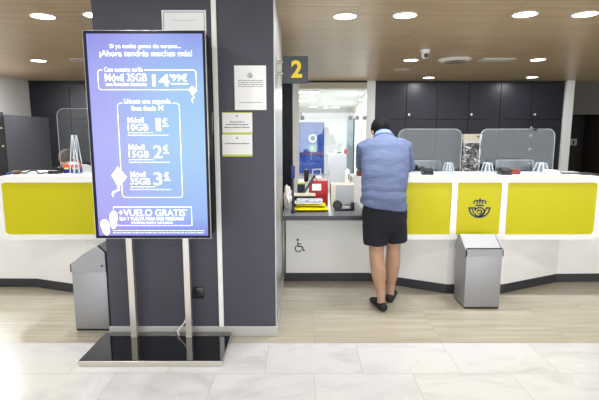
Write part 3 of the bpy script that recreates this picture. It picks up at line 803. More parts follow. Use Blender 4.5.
b = N(); box(b, a.x, c.x, QY, QY + .06, m1, m2); obj('white_band', b, M['white'], t, 0)
b = N(); box(b, a.x - .01, c.x + .01, QY - .01, QY + .06, m2, c.z); obj('header', b, M['cream'], t, 0)
b = N(); cyl(b, (c.x - .06, QY - .01, c.z - .045), (c.x - .06, QY - .014, c.z - .045), .022); obj('badge', b, M['ink'], t)
b = N(); box(b, a.x - .05, c.x + .05, QY - .1, QY + .16, 0, .03, .005); obj('foot', b, M['plinth'], t, 0)

# ================================================================== COUNTER TOP THINGS
def acrylic(name, u0, u1, v0, d, corners, lab, zb=CT, r=.07):
    a = P(u0, 150, d); c = P(u1, 150, d); zt = P((u0 + u1) / 2, v0, d).z
    t = thing(name, ((a.x + c.x) / 2, d, zb), lab, 'screen')
    out = rrect(a.x, c.x, zb + .004, zt, r, corners)
    b = N(); prism(b, out, 'y', d, d + .006); obj('pane', b, M['clear'], t, 0)
    b = N(); ribbon(b, out, .003, d - .0005, True, .007); obj('polished_edge', b, M['clearedge'], t, 0)
    for x in (a.x + .12, c.x - .12):
        b = N(); box(b, x - .03, x + .03, d - .05, d + .056, zb, zb + .005); obj('foot', b, M['clearedge'], t, 0)
    return t
acrylic('counter_screen', 398, 461.3, 129, 4.42, (0, 0, 1, 1), 'large clear acrylic screen right behind the bent customer')
acrylic('counter_screen', 479.6, 554, 129, 4.42, (0, 0, 1, 1), 'large clear acrylic screen near the right end of the counter')
acrylic('counter_screen', 59.3, 118, 108.5, 4.42, (0, 0, 1, 1), 'tall clear acrylic screen on the left counter before the clerk')
ck = P(536.8, 129.5, 4.395)
b = N(); box(b, ck.x - .018, ck.x + .018, 4.412, 4.43, ck.z - .012, ck.z + .008, .003); tag(obj('clip', b, M['black']), 'small black clip on the top edge of the right acrylic screen', 'clip')
acrylic('low_screen', 404, 441, 160.5, 4.30, (0, 0, 1, 0), 'low clear acrylic pane beside the bent customer', r=.02)
acrylic('low_screen', 497, 534.5, 160, 4.30, (0, 0, 1, 0), 'low clear acrylic pane before the red brown box', r=.02)
def stand(u0, u1, vt, d, lab, topw=.45):
    a = P(u0, 176, d); c = P(u1, 176, d); zt = P(u0, vt, d).z; mx_ = (a.x + c.x) / 2; w = (c.x - a.x) / 2
    t = thing('display_stand', (mx_, d + .03, CT), lab, 'stand')
    b = N(); prism(b, [(a.x, CT), (c.x, CT), (mx_ + w * topw, zt), (mx_ - w * topw, zt)], 'y', d, d + .004); obj('front_pane', b, M['clear'], t, 0)
    b = N(); prism(b, [(a.x, CT), (c.x, CT), (mx_ + w * topw, zt), (mx_ - w * topw, zt)], 'y', d + .07, d + .074); obj('back_pane', b, M['clear'], t, 0)
    b = N()
    for (x0, x1) in ((a.x, mx_ - w * topw), (c.x, mx_ + w * topw), (mx_, mx_)):
        ribbon(b, [(x0, CT + .002), (x1, zt)], .006, d - .001, th=.005)
        ribbon(b, [(x0, CT + .002), (x1, zt)], .006, d + .07, th=.005)
    box(b, mx_ - w * topw, mx_ + w * topw, d, d + .074, zt - .004, zt); box(b, a.x, c.x, d, d + .074, CT, CT + .004)
    obj('edges', b, M['standedge'], t, 0)
stand(444.5, 454.5, 163, 4.15, 'clear tapered acrylic stand left of the patterned panel')
stand(483.5, 493.8, 163, 4.15, 'clear tapered acrylic stand right of the patterned panel')
stand(536, 549.5, 163, 4.15, 'clear tapered acrylic stand next to the leaflets at the right', .4)
stand(70, 80, 135, 4.15, 'tall narrow clear acrylic stand before the clerk', .12)

def card_reader(x, y, z, lab):
    t = thing('card_reader', (x, y, z), lab, 'card reader')
    b = N(); prism(b, [(y - .05, z), (y + .05, z), (y + .05, z + .05), (y + .02, z + .058), (y - .05, z + .022)], 'x', x - .045, x + .045); obj('body', b, M['black'], t, 0)
    b = N(); prism(b, [(y - .03, z + .0345), (y + .015, z + .0565), (y + .015, z + .0585), (y - .03, z + .0365)], 'x', x - .03, x + .03); obj('display', b, M['plinth'], t, 0)
    return t
card_reader(P(427, 176, 4.14).x, 4.14, CT, 'black card reader on the counter beside the bent customer')
card_reader(P(504, 176, 4.14).x, 4.14, CT, 'black card reader on the counter left of the red brown box')
a = P(510.5, 176, 4.18); b = N(); box(b, a.x, a.x + .075, 4.15, 4.21, CT, CT + .045, .003); tag(obj('small_box', b, M['brown']), 'small red brown box on the right counter', 'box')
def cable(name, pts, r, m, lab):
    b = N()
    for i in range(len(pts) - 1): cyl(b, pts[i], pts[i + 1], r, n=8)
    tag(obj(name, b, m), lab, 'cable')
def leaflets(u0, u1, d, n, lab, cols, dy=.12):
    for i in range(n):
        a = P(u0 + i * .9, 176, d); c = P(u1 - i * .6, 176, d)
        b = N(); box(b, a.x, c.x, d + i * .006, d + dy + i * .006, CT + i * .009, CT + .0085 + i * .009, .0015)
        tag(obj('leaflet_pack', b, cols[i % len(cols)], smooth=0), lab[i], 'leaflets')
leaflets(548.5, 561, 4.15, 4, ['%s white leaflet pack of the small stack at the right of the counter' % w for w in ('bottom', 'second', 'third', 'topmost')], [M['paper']])
leaflets(563, 580, 4.2, 2, ['dark printed leaflet pack under the lighter one near the counter end', 'grey leaflet pack lying on the dark one near the counter end'], [M['plinth'], M['grey']])
a = P(581, 177, 4.12); b = N(); box(b, a.x, a.x + .16, 4.1, 4.3, CT, CT + .008, .002); tag(obj('clipboard', b, M['plinth'], smooth=0), 'thin dark board lying at the right end of the counter', 'board')
# left counter items
a = P(48, 176, 4.2); c = P(58.5, 176, 4.2)
t = thing('pen_tray', ((a.x + c.x) / 2, 4.25, CT), 'black open tray on the left counter', 'tray')
b = N(); box(b, a.x, c.x, 4.2, 4.3, CT, CT + .03, .006); obj('tray_body', b, M['black'], t)
b = N(); box(b, a.x, c.x, 4.292, 4.3, CT + .028, CT + .055, .003); obj('back_lip', b, M['black'], t)
a = P(20, 176, 4.2)
b = N(); box(b, a.x, a.x + .24, 4.22, 4.36, CT, CT + .022, .004); tag(obj('paper_stack', b, M['paper'], smooth=0), 'low stack of white papers on the left counter', 'papers')
t = thing('pen_chain', (a.x + .1, 4.18, CT), 'dark coiled pen cord lying before papers on the left counter', 'pen')
b = N(); pts = [Vector((a.x - .02 + .026 * i, 4.18 + .012 * math.sin(i * 2.1), CT + .012 + .006 * math.sin(i * 1.3) + (.016 if 3 < i < 8 else 0))) for i in range(11)]
for i in range(10): cyl(b, pts[i], pts[i + 1], .006, n=8)
obj('cord', b, M['plinth'], t)
b = N(); cyl(b, pts[-1], pts[-1] + Vector((.05, .0, -.006)), .006, .002, n=10); obj('pen', b, M['black'], t)
a = P(11, 176, 4.15)
b = N(); lathe(b, (a.x + .03, 4.19, CT), [(.03, 0), (.04, .012), (.037, .026), (.015, .034)]); tag(obj('stamp_sponge', b, mat('pad_tan', (92, 68, 54), .6)), 'small dark brown round pad at the left end of the left counter', 'pad')
b = N(); box(b, a.x - .05, a.x - .015, 4.16, 4.2, CT, CT + .016, .004); tag(obj('eraser', b, M['blue']), 'small blue block at the left end of the left counter', 'block')
# coloured box before the clerk
a = P(64, 177, 4.3)
t = thing('coloured_box', (a.x + .08, 4.32, CT), 'small dark blue box with red and yellow bands before the clerk', 'box')
b = N(); box(b, a.x, a.x + .15, 4.3, 4.36, CT, CT + .05, .003); obj('carton', b, M['blued'], t, 0)
b = N(); box(b, a.x - .001, a.x + .151, 4.298, 4.362, CT + .05, CT + .078); obj('red_band', b, mat('orange_red', (206, 74, 48), .5), t, 0)
b = N(); box(b, a.x + .01, a.x + .05, 4.297, 4.3, CT + .036, CT + .05); box(b, a.x + .085, a.x + .135, 4.297, 4.3, CT + .036, CT + .05); obj('yellow_mark', b, mat('pale_yellow', (238, 222, 140), .5), t, 0)
b = N(); ball(b, (a.x + .085, 4.33, CT + .078), .05, .03, .026); obj('white_dome', b, M['white'], t)

# ================================================================== LOW DESK THINGS
def pillow(x0, x1, y0, y1, z, h, m, lab, rot=0):
    b = N(); nx, ny = 14, 8; top = []; bot = []
    for i in range(nx + 1):
        for j in range(ny + 1):
            u, v = i / nx, j / ny; e = (1 - abs(2 * u - 1) ** 5) * (1 - abs(2 * v - 1) ** 4)
            x, y = x0 + (x1 - x0) * u, y0 + (y1 - y0) * v
            hh = h / 2
            top.append(b.verts.new((x, y, z + hh + hh * e * (.9 + .1 * noise.noise((x * 12, y * 12, z)))))); bot.append(b.verts.new((x, y, z + hh - hh * e - .0005)))
    k = ny + 1
    for i in range(nx):
        for j in range(ny):
            q = [i * k + j, (i + 1) * k + j, (i + 1) * k + j + 1, i * k + j + 1]
            b.faces.new([top[a] for a in q]); b.faces.new([bot[a] for a in q[::-1]])
    bmesh.ops.remove_doubles(b, verts=b.verts, dist=.0006)
    o = obj('padded_envelope', b, m, smooth=60); o.rotation_euler[2] = rot
    return tag(o, lab, 'envelope')
ylw = mat('yellow_envelope', (228, 214, 20), .4)
q = Q(310, 210, DT)
pillow(q.x - .16, q.x + .18, 4.34, 4.56, DT, .045, ylw, 'yellow padded envelope at the bottom of the pile on the low desk', .05)
pillow(q.x - .14, q.x + .15, 4.37, 4.55, DT + .045, .03, ylw, 'yellow padded envelope on top of the other on the low desk', -.04)
mz = DT + .076
for i, (m, lab) in enumerate(((M['paper'], 'white magazine under the grey ones on the yellow envelopes'), (M['grey'], 'pale grey magazine between two others on the yellow envelopes'), (mat('magazine_blue', (120, 136, 170), .4, var=((9, 12, 2), (222, 224, 228), .4, .5)), 'blue and white printed magazine topmost on the yellow envelopes'))):
    b = N(); box(b, q.x - .15 + i * .012, q.x + .11 + i * .006, 4.37 + i * .005, 4.54, mz + i * .0105, mz + .010 + i * .0105, .002); tag(obj('magazine', b, m, smooth=0), lab, 'magazine')
# black box with cream lid
a = P(294, 200, 4.64); c = P(315, 200, 4.64)
t = thing('filing_tray', ((a.x + c.x) / 2, 4.68, DT), 'black box with a cream lid behind the magazines', 'box')
b = N(); box(b, a.x, c.x, 4.62, 4.74, DT, DT + .115, .004); obj('body', b, M['black'], t, 0)
b = N(); box(b, a.x - .006, c.x + .006, 4.614, 4.746, DT + .115, DT + .135, .004); obj('lid', b, M['cream'], t, 0)
# red file box
a = P(309.2, 190, 4.78); c = P(328, 190, 4.78); zt = P(318, 181, 4.78).z
t = thing('red_file_box', ((a.x + c.x) / 2, 4.83, DT), 'red file box with a white label on the low desk', 'box')
b = N(); box(b, a.x, c.x, 4.78, 4.92, DT, zt, .006); obj('body', b, M['red'], t)
b = N()
for zz in (DT + .05, DT + .1): box(b, a.x - .001, c.x + .001, 4.778, 4.781, zz, zz + .004)  # darker red strips drawn as drawer lines
obj('drawer_line', b, mat('red_dark', (110, 14, 20), .5), t, 0)
b = N(); box(b, a.x + .03, a.x + .125, 4.777, 4.781, zt - .1, zt - .03); obj('label_card', b, M['paper'], t, 0)
def crumple(name, c, rx, ry, rz, m, lab, cat, seed=0, amp=.35):
    b = N(); r = bmesh.ops.create_icosphere(b, subdivisions=4, radius=1)
    for v in b.verts:
        k = 1 + amp * noise.noise(v.co * 1.9 + Vector((seed, 0, 0))) + .15 * noise.noise(v.co * 5 + Vector((0, seed, 0)))
        v.co = Vector((v.co.x * rx * k, v.co.y * ry * k, v.co.z * rz * k))
    zmin = min(v.co.z for v in b.verts)
    for v in b.verts: v.co += Vector((c[0], c[1], c[2] - zmin))
    return tag(obj(name, b, m, smooth=35), lab, cat)
crumple('paper_tissue', ((a.x + c.x) / 2 - .01, 4.85, zt), .05, .04, .022, M['paper'], 'crumpled white tissue on top of the red file box', 'tissue', 3)
# crumpled paper bag at the pillar
q = P(287.5, 206, 4.5)
crumple('paper_bag', (q.x + .005, 4.5, DT), .035, .05, .1, mat('bag_paper', (236, 228, 224), .7, var=((13, 13, 13), (150, 104, 84), .58, .62)), 'crumpled white paper bag with brown marks at the left end of the low desk', 'bag', 5, .55)
bottle(P(286.5, 190, 4.72).x, 4.72, DT, .028, .2, M['white'], M['blue'], 'white bottle with a blue cap behind the paper bag')
# lime tray and navy box
a = P(297.3, 193, 4.87); c = P(305, 193, 4.87)
b = N(); box(b, a.x, c.x, 4.84, 4.92, DT, P(300, 184, 4.87).z, .004); tag(obj('navy_box', b, mat('navy_board', (24, 30, 58), .5), smooth=0), 'dark navy box left of the red file box', 'box')
nz_ = P(300, 184, 4.87).z
b = N(); box(b, a.x - .01, c.x + .01, 4.835, 4.925, nz_, nz_ + .012, .002); tag(obj('lime_folder', b, M['lime'], smooth=0), 'lime green folder lying on the navy box', 'folder')
# blue headed pole stand
x = P(293, 190, 4.33).x; zt = P(293, 165.5, 4.33).z
t = thing('barrier_post', (x, 4.33, DT), 'thin dark post with a blue head standing on the low desk', 'post')
b = N(); box(b, x - .02, x + .02, 4.29, 4.332, DT, DT + .035, .003); obj('foot', b, M['black'], t)
b = N(); box(b, x - .009, x + .009, 4.305, 4.323, DT + .03, zt - .07, .002); obj('pole', b, M['plinth'], t)
b = N(); box(b, x - .019, x + .019, 4.302, 4.326, zt - .12, zt, .003); obj('head', b, M['blued'], t)
# lever arm
t = thing('lever_arm', (P(304, 190, 4.95).x, 4.9, DT), 'dark metal arm slanting up behind the black box', 'arm')
e0 = P(304.5, 192, 4.762); e1 = P(314, 176.5, 4.762)
b = N(); cyl(b, (e0.x, 4.762, DT), e0, .013); obj('upright', b, M['plinth'], t)
b = N(); cyl(b, e0, e1, .013); obj('arm', b, mat('arm_metal', (90, 92, 96), .35, .6), t); b = N(); ball(b, e1, .0145, .0145, .0145); obj('joint', b, M['black'], t)
# black cup and white frame further back, on a grey side table in the office
ty_ = 6.6; tz = P(310, 181.5, ty_).z
t = thing('side_table', (.3, ty_ + .1, 0), 'plain white table standing just behind the low desk', 'table')
b = N(); box(b, P(298, 190, ty_).x, P(324, 190, ty_).x, ty_ - .15, ty_ + .3, tz - .03, tz, .003); obj('tabletop', b, M['white'], t, 0)
for sx in (P(298, 190, ty_).x + .03, P(324, 190, ty_).x - .03):
    for sy in (ty_ - .12, ty_ + .27):
        b = N(); box(b, sx - .015, sx + .015, sy - .015, sy + .015, 0, tz - .03); obj('leg', b, M['grey'], t, 0)
x = P(306.3, 178, ty_).x
b = N(); lathe(b, (x, ty_, tz), [(.028, 0), (.034, .008), (.034, .17), (.03, .175)]); tag(obj('black_canister', b, M['black']), 'black canister in front of the blue door', 'canister')
x0 = P(311.5, 178, ty_).x; x1 = P(320.5, 178, ty_).x
b = N()
for (p, q2) in (((x0, tz), (x0 + .02, tz + .17)), ((x0 + .02, tz + .17), (x1, tz + .18)), ((x1, tz + .18), (x1 + .01, tz)), ((x0 + .005, tz + .06), (x1, tz + .05))):
    cyl(b, (p[0], ty_, p[1]), (q2[0], ty_, q2[1]), .009, n=10)
for xx in (x0, x1 + .01): box(b, xx - .03, xx + .03, ty_ - .05, ty_ + .05, tz, tz + .008)
tag(obj('wire_stand', b, M['white']), 'white wire stand in front of the blue door', 'stand')
# grey and cream unit
a = P(331, 190, 4.76); m_ = P(336, 190, 4.76); c = P(354.4, 190, 4.76); zt = P(343, 184, 4.76).z
t = thing('computer_unit', ((a.x + c.x) / 2, 4.83, DT), 'grey fronted cream box unit standing on the low desk', 'unit')
b = N(); box(b, a.x, c.x, 4.765, 4.93, DT, zt, .004); obj('casing', b, M['cream'], t, 0)
b = N(); box(b, m_.x, c.x - .004, 4.757, 4.7655, DT + .012, zt - .012, .002); obj('front_panel', b, M['grey'], t, 0)
x = P(347, 180, 4.85).x
t = thing('spray_bottle', (x, 4.85, zt), 'white cylindrical bottle with grey print on the cream unit', 'bottle')
b = N(); lathe(b, (x, 4.85, zt), [(.026, 0), (.029, .006), (.029, .13), (.02, .145), (.017, .15)]); obj('flask', b, M['white'], t)
b = N(); box(b, x + .008, x + .022, 4.818, 4.828, zt + .04, zt + .1); obj('print_mark', b, M['ink'], t, 0)
# tape dispenser
q = Q(344, 210.5, DT)
t = thing('tape_dispenser', (q.x, q.y, DT), 'black tape dispenser with a round reel at the desk edge before the grey unit', 'dispenser')
b = N(); box(b, q.x - .09, q.x + .1, q.y - .03, q.y + .03, DT, DT + .018, .004); obj('base', b, M['black'], t)
b = N(); cyl(b, (q.x - .065, q.y - .025, DT + .055), (q.x - .065, q.y + .025, DT + .055), .045, n=28); rl = obj('reel', b, M['black'], t)
b = N(); cyl(b, (q.x - .065, q.y - .027, DT + .055), (q.x - .065, q.y - .0245, DT + .055), .02, n=20); obj('hub', b, M['plinth'], rl)
b = N(); box(b, q.x + .065, q.x + .1, q.y - .03, q.y + .03, DT + .016, DT + .08, .005); obj('cutter_block', b, M['black'], t)
b = N(); box(b, q.x - .02, q.x + .06, q.y - .02, q.y + .02, DT + .018, DT + .04, .006); obj('tape', b, M['grey'], t)

# ================================================================== LEFT: grey cupboard in front of the white wall
a = P(3.5, 114.5, 6.0); c = P(48.5, 118.2, 7.3)
b = N(); zt = a.z
t = thing('grey_cupboard', (-4.2, 6.6, 0), 'grey free standing cupboard behind the left counter', 'cupboard')
dirv = Vector((c.x - a.x, 1.3, 0)); nrm = Vector((-1.3, c.x - a.x, 0)).normalized() * .5
pts = [(a.x, 6.0), (c.x, 7.3), (c.x + nrm.x, 7.3 + nrm.y), (a.x + nrm.x, 6.0 + nrm.y)]
prism(b, pts, 'z', 0, zt); obj('side_panel', b, mat('cupboard_grey', (104, 104, 114), .5), t, 0)
b = N(); e = Vector((-dirv.x, -1.3, 0)).normalized() * .02
pf = [(a.x - .004, 6.0 - .002), (a.x + nrm.x, 6.0 + nrm.y), (a.x + nrm.x + e.x, 6.0 + nrm.y + e.y), (a.x - .004 + e.x, 6.0 + e.y)]
prism(b, pf, 'z', 0, zt - .02); obj('front', b, M['cabgap'], t, 0)
pt = [(p[0], p[1]) for p in pf]
b = N(); prism(b, pf, 'z', zt - .02, zt + .03); obj('top_shelf', b, M['plinth'], t, 0)
for zz in (1.3, 1.53):
    b = N(); cyl(b, (pf[3][0] - .02, pf[3][1], zz), (pf[3][0] - .02, pf[3][1] - .02, zz), .012); obj('catch', b, M['chrome'], t)

# ================================================================== CEILING FITTINGS
def downlight(u, v, lab, lit=True, r=.088, power=14, xy=None):
    q = Q(u, v, CEIL) if xy is None else Vector((xy[0], xy[1], CEIL))
    t = thing('ceiling_downlight', (q.x, q.y, CEIL), lab, 'light', 'recessed ceiling downlights')
    b = shape2d(arc(q.x, q.y, r + .012, r + .012, 0, 354, 40), [arc(q.x, q.y, r, r, 0, 354, 40)], .006, 0)
    for vv in b.verts: vv.co = (vv.co.x, vv.co.z, CEIL - .0035 - .003 + vv.co.y)
    obj('rim', b, M['vent'], t, 30)
    b = N(); cyl(b, (q.x, q.y, CEIL - .004), (q.x, q.y, CEIL - .0005), r, n=40)
    obj('diffuser', b, mat('downlight_lit', (255, 255, 255), .5, emit=(255, 253, 250), estr=14) if lit else mat('speaker_cover', (196, 188, 180), .6), t)
    if lit and power:
        L = bpy.data.lights.new('downlight_lamp', 'AREA'); L.shape = 'DISK'; L.size = r * 1.9; L.energy = power; L.color = (.94, .97, 1)
        lo = bpy.data.objects.new('downlight_lamp', L); COL.objects.link(lo); lo.parent = t; lo.location = (0, 0, -.012)
    return t
PW = 14.5
downlight(345, 16, 'lit downlight above the number sign, nearest to the pillar in the front row', power=PW)
downlight(405, 15, 'lit front row downlight second from the pillar, above the customer', power=PW)
downlight(525, 14, 'lit front row downlight over the right part of the counter, second from the right edge', power=PW)
downlight(585, 14, 'lit front row downlight nearest the right edge of the photo', power=PW)
downlight(411, 60, 'lit downlight just left of the ceiling camera', power=PW)
downlight(538, 59.5, 'lit downlight right of the air vent', power=PW)
downlight(428.8, 77.5, 'small far lit downlight above the cupboards behind the ceiling camera', power=PW)
downlight(532, 77, 'small far lit downlight in front of the cupboards on the right', power=PW)
downlight(43, 16, 'lit downlight above the left counter, nearer of the two left of the pillar', power=PW)
downlight(38.5, 60.5, 'lit downlight before the white left wall, farther of the two left of the pillar', power=PW)
downlight(0, 0, 'lit downlight hidden behind the upper left edge of the pillar', power=PW, xy=(-1.62, 3.83))
downlight(0, 0, 'added unseen ceiling downlight brightening the left wall', power=PW * 1.8, xy=(-4.45, 4.7))['group'] = 'added downlights out of view'  # added lamp out of view, lightens the left wall
downlight(0, 0, 'added unseen ceiling downlight brightening the left wall', power=PW * 5, xy=(-4.62, 6.5))['group'] = 'added downlights out of view'  # second added lamp out of view, strong, for the left wall
for x in (-3.4, -1.2, 1.0, 3.2):  # rows of added lamps out of view, to light floor and pillar
    for y in (2.15, -0.6):
        downlight(0, 0, 'added unseen ceiling downlight brightening the left wall', power=PW * .75, xy=(x, y))['group'] = 'added downlights out of view'
downlight(401.5, 69.5, 'unlit round cover between the camera and the glazing', lit=False, r=.1)['category'] = 'cover'
downlight(80.5, 60, 'unlit round cover beside the display top', lit=False, r=.12)['category'] = 'cover'
# air vent
q = Q(455, 59.2, CEIL)
t = thing('air_vent', (q.x, q.y, CEIL), 'round white air vent in the ceiling right of the camera', 'vent')
b = N(); lathe(b, (q.x, q.y, CEIL), [(.12, -.035), (.17, -.032), (.2, -.012), (.205, -.0005)], 36); obj('plate', b, M['vent'], t)
for k in range(5):
    r = .035 + .025 * k
    b = shape2d(arc(0, 0, r + .007, r + .007, 0, 354, 32), [arc(0, 0, r, r, 0, 354, 32)], .004, 0)
    for vv in b.verts: vv.co = (q.x + vv.co.x, q.y + vv.co.z, CEIL - .037 + vv.co.y)
    obj('slot_ring', b, M['plinth'], t, 0)
q = Q(497, 59.3, CEIL)
b = N(); box(b, q.x - .2, q.x + .2, q.y - .1, q.y + .1, CEIL - .012, CEIL - .0005, .004); tag(obj('ceiling_grille', b, M['vent'], smooth=0), 'flat pale rectangular cover in the ceiling right of the air vent', 'cover')
# ceiling camera
q = Q(425, 50, CEIL)
t = thing('security_camera', (q.x, q.y, CEIL), 'small white security camera with a black lens on the ceiling', 'camera')
b = N(); lathe(b, (q.x, q.y, CEIL), [(.05, -.03), (.056, -.02), (.056, -.0005)]); obj('mount', b, M['white'], t)
b = N(); ball(b, (q.x, q.y - .01, CEIL - .055), .045, .045, .045); bd_ = obj('housing', b, M['white'], t)
b = N(); cyl(b, (q.x + .004, q.y - .045, CEIL - .066), (q.x + .004, q.y - .06, CEIL - .07), .026, .024); obj('lens', b, M['black'], bd_)

# ================================================================== PEOPLE
def fingers(bm, wrist, direc, up, side, s=1.0, thumb=1):
    """palm + five bent fingers, pointing along direc, palm facing -up"""
    w = Vector(wrist); d = Vector(direc).normalized(); u = Vector(up).normalized(); sd = Vector(side).normalized()
    tube(bm, [(w, .026 * s, .02 * s), (w + d * .03 * s, .033 * s, .018 * s), (w + d * .085 * s, .041 * s, .015 * s)], sd, 12)
    for k, (o, ln) in enumerate(((-.030, .066), (-.010, .076), (.010, .071), (.029, .056))):
        p = w + d * .08 * s + sd * o * s
        tube(bm, [(p, .0095 * s, .0095 * s), (p + (d * .5 + sd * o * 2) * ln * s + u * .006, .0088 * s, .0088 * s), (p + d * ln * .8 * s - u * .012 * s, .008 * s, .008 * s), (p + d * ln * s - u * .026 * s, .007 * s, .007 * s)], sd, 10)
    p = w + d * .025 * s + sd * thumb * .028 * s
    tube(bm, [(p, .013 * s, .013 * s), (p + d * .03 * s + sd * thumb * .03 * s, .011 * s, .011 * s), (p + d * .066 * s + sd * thumb * .036 * s - u * .01, .0085 * s, .0085 * s)], u, 10)
def head(bm, c, R, s=1.0):
    """head with face towards local +Y (R = rotation)"""
    def T(x, y, z): return Vector(c) + R @ (Vector((x, y, z)) * s)
    ball(bm, T(0, -.012, .03), .074 * s, .094 * s, .086 * s, R)
    ball(bm, T(0, .02, -.035), .06 * s, .07 * s, .08 * s, R)
    ball(bm, T(0, .045, -.085), .034 * s, .034 * s, .028 * s, R)
    ball(bm, T(0, .094, -.022), .012 * s, .018 * s, .022 * s, R)
    ball(bm, T(0, .078, -.062), .024 * s, .012 * s, .009 * s, R)
    for sx in (-1, 1):
        ball(bm, T(sx * .076, -.012, -.01), .01 * s, .02 * s, .032 * s, R)
        ball(bm, T(sx * .03, .07, .018), .022 * s, .012 * s, .008 * s, R)
def hair_cap(bm, c, R, s, zcut, yc):
    r = bmesh.ops.create_uvsphere(bm, u_segments=32, v_segments=20, radius=1)
    for v in r['verts']:
        x, y, z = v.co
        cutf = zcut(y)
        p = Vector((x * .084, -.016 + y * .104, .034 + z * .092))
        if p.z < cutf: p.z = cutf + (p.z - cutf) * .15; p.x *= .93; p.y = -.016 + (p.y + .016) * .93
        p *= 1 + .02 * noise.noise(v.co * 5)
        v.co = Vector(c) + R @ (p * s)
def eyes(parent, c, R, s):
    for sx in (-1, 1):
        b = N(); ball(b, Vector(c) + R @ (Vector((sx * .03, .075, .008)) * s), .011 * s, .008 * s, .007 * s, R, 12); obj('eye', b, M['black'], parent)

# ---- customer, seen from behind, leaning on the counter
cust = thing('person', (.73, 3.85, 0), 'person in blue shirt and dark shorts leaning on the counter, seen from behind', 'person')
HC = Vector((.742, 4.25, 1.478)); HR = Matrix.Rotation(math.radians(-48), 3, 'X') @ Matrix.Rotation(math.radians(0), 3, 'Z')
LHIP, RHIP = Vector((.625, 3.80, .84)), Vector((.80, 3.83, .84))
LKN, RKN = Vector((.648, 3.775, .47)), Vector((.818, 3.90, .47))
LAN, RAN = Vector((.688, 3.705, .085)), Vector((.803, 3.905, .085))
LSH, RSH = Vector((.565, 4.03, 1.355)), Vector((.915, 4.04, 1.355))
LEL, REL = Vector((.553, 4.09, 1.165)), Vector((.980, 4.10, 1.162))
LWR, RWR = Vector((.70, 4.21, 1.150)), Vector((.86, 4.24, 1.150))
b = N()
tube(b, [((.712, 3.79, .80), .15, .10), ((.712, 3.80, .95), .14, .10), ((.722, 3.87, 1.12), .155, .10), ((.732, 3.98, 1.27), .165, .095), ((.738, 4.06, 1.38), .10, .07)], (1, 0, 0), 24)
tube(b, [((.738, 4.06, 1.37), .062, .062), ((.74, 4.17, 1.45), .055, .058)], (1, 0, 0), 16)
head(b, HC, HR)
for hp, kn, an in ((LHIP, LKN, LAN), (RHIP, RKN, RAN)):
    bk = Vector((0, -.012, 0))
    tube(b, [(hp, .085, .09), (hp.lerp(kn, .5), .075, .08), (kn + Vector((0, 0, .05)), .064, .064), (kn, .061, .06), (kn.lerp(an, .15) + bk, .061, .06), (kn.lerp(an, .32) + bk * 1.4, .065, .066),
             (kn.lerp(an, .55) + bk, .056, .056), (kn.lerp(an, .8), .039, .041), (an + Vector((0, 0, .01)), .034, .039), (an - Vector((0, 0, .03)), .034, .04)], (1, 0, 0), 20)
for sh, el, wr, th, sgn in ((LSH, LEL, LWR, 1, 1), (RSH, REL, RWR, -1, -1)):
    tube(b, [(sh, .05, .05), (sh.lerp(el, .5), .046, .046), (el, .04, .04)], (1, 0, 0), 14)
    tube(b, [(el, .04, .04), (el.lerp(wr, .35), .04, .038), (wr, .027, .023)], (0, 0, 1), 14)
    d = (wr - el).normalized()
    fingers(b, wr + Vector((0, 0, .0)), d, (0, 0, 1), Vector((-d.y, d.x, 0)), 1.0, -th)
FD = {}
for an, ang, k in ((LAN, 13, 0), (RAN, -20, 1)):
    d = Vector((-math.sin(math.radians(ang)), math.cos(math.radians(ang)), 0)); FD[k] = d
    sd = Vector((d.y, -d.x, 0))
    tube(b, [(an + Vector((0, 0, -.045)) - d * .03, .028, .03), (an + Vector((0, 0, -.05)) + d * .06, .034, .028), (an + Vector((0, 0, -.062)) + d * .14, .038, .018)], sd, 14)
remesh('body', b, M['skin'], cust, .0065, 3)
b = N(); hair_cap(b, HC, HR, 1.05, lambda y: -.09 if y < .15 else (-.06 if y < .45 else .04), 0); remesh('hair', b, M['hairb'], cust, .007, 1, lambda c: .003 * noise.noise(c * 60))
eyes(cust, HC, HR, 1)
# shirt
def crease(c):
    e = 0
    k = max(0, 1 - abs(c.z - .93) / .14)
    e += .006 * k * math.sin(c.z * 95 + 2.0 * noise.noise(c * 5) * 3)
    e += .007 * noise.noise(Vector((c.x * 7, c.y * 7, c.z * 14)))
    return e
b = N()
tube(b, [((.700, 3.785, .845), .199, .14), ((.700, 3.785, .86), .199, .141), ((.700, 3.788, .91), .194, .138), ((.704, 3.805, .98), .188, .13), ((.716, 3.85, 1.10), .194, .126), ((.730, 3.92, 1.22), .204, .126),
         ((.736, 3.985, 1.32), .208, .118), ((.738, 4.02, 1.38), .165, .10), ((.74, 4.05, 1.425), .095, .075)], (1, 0, 0), 32, dome=False)
for v in b.verts:
    if v.co.z < .95: v.co.z -= (v.co.x - .70) / .2 * .03 * min(1, (.95 - v.co.z) / .08) - .012
for sh, el, wr, sx in ((LSH, LEL, LWR, -1), (RSH, REL, RWR, 1)):
    tube(b, [(sh + Vector((-sx * .05, 0, .01)), .07, .07), (sh + Vector((0, .0, -.01)), .073, .072), (sh.lerp(el, .55), .064, .066), (el + Vector((0, 0, .012)), .055, .056)], (1, 0, 0), 18)
    tube(b, [(el + Vector((0, 0, .012)), .054, .054), (el.lerp(wr, .5) + Vector((0, 0, .012)), .048, .047), (el.lerp(wr, .85) + Vector((0, 0, .008)), .038, .036)], (0, 0, 1), 16)
shirt = remesh('shirt', b, M['shirt'], cust, .009, 4, crease)
b = N(); cn = Vector((.741, 4.10, 1.448)); cd = Vector((.0, .5, .86)).normalized()
s1 = Vector((1, 0, 0)); u1 = cd.cross(s1)
R0 = []; 
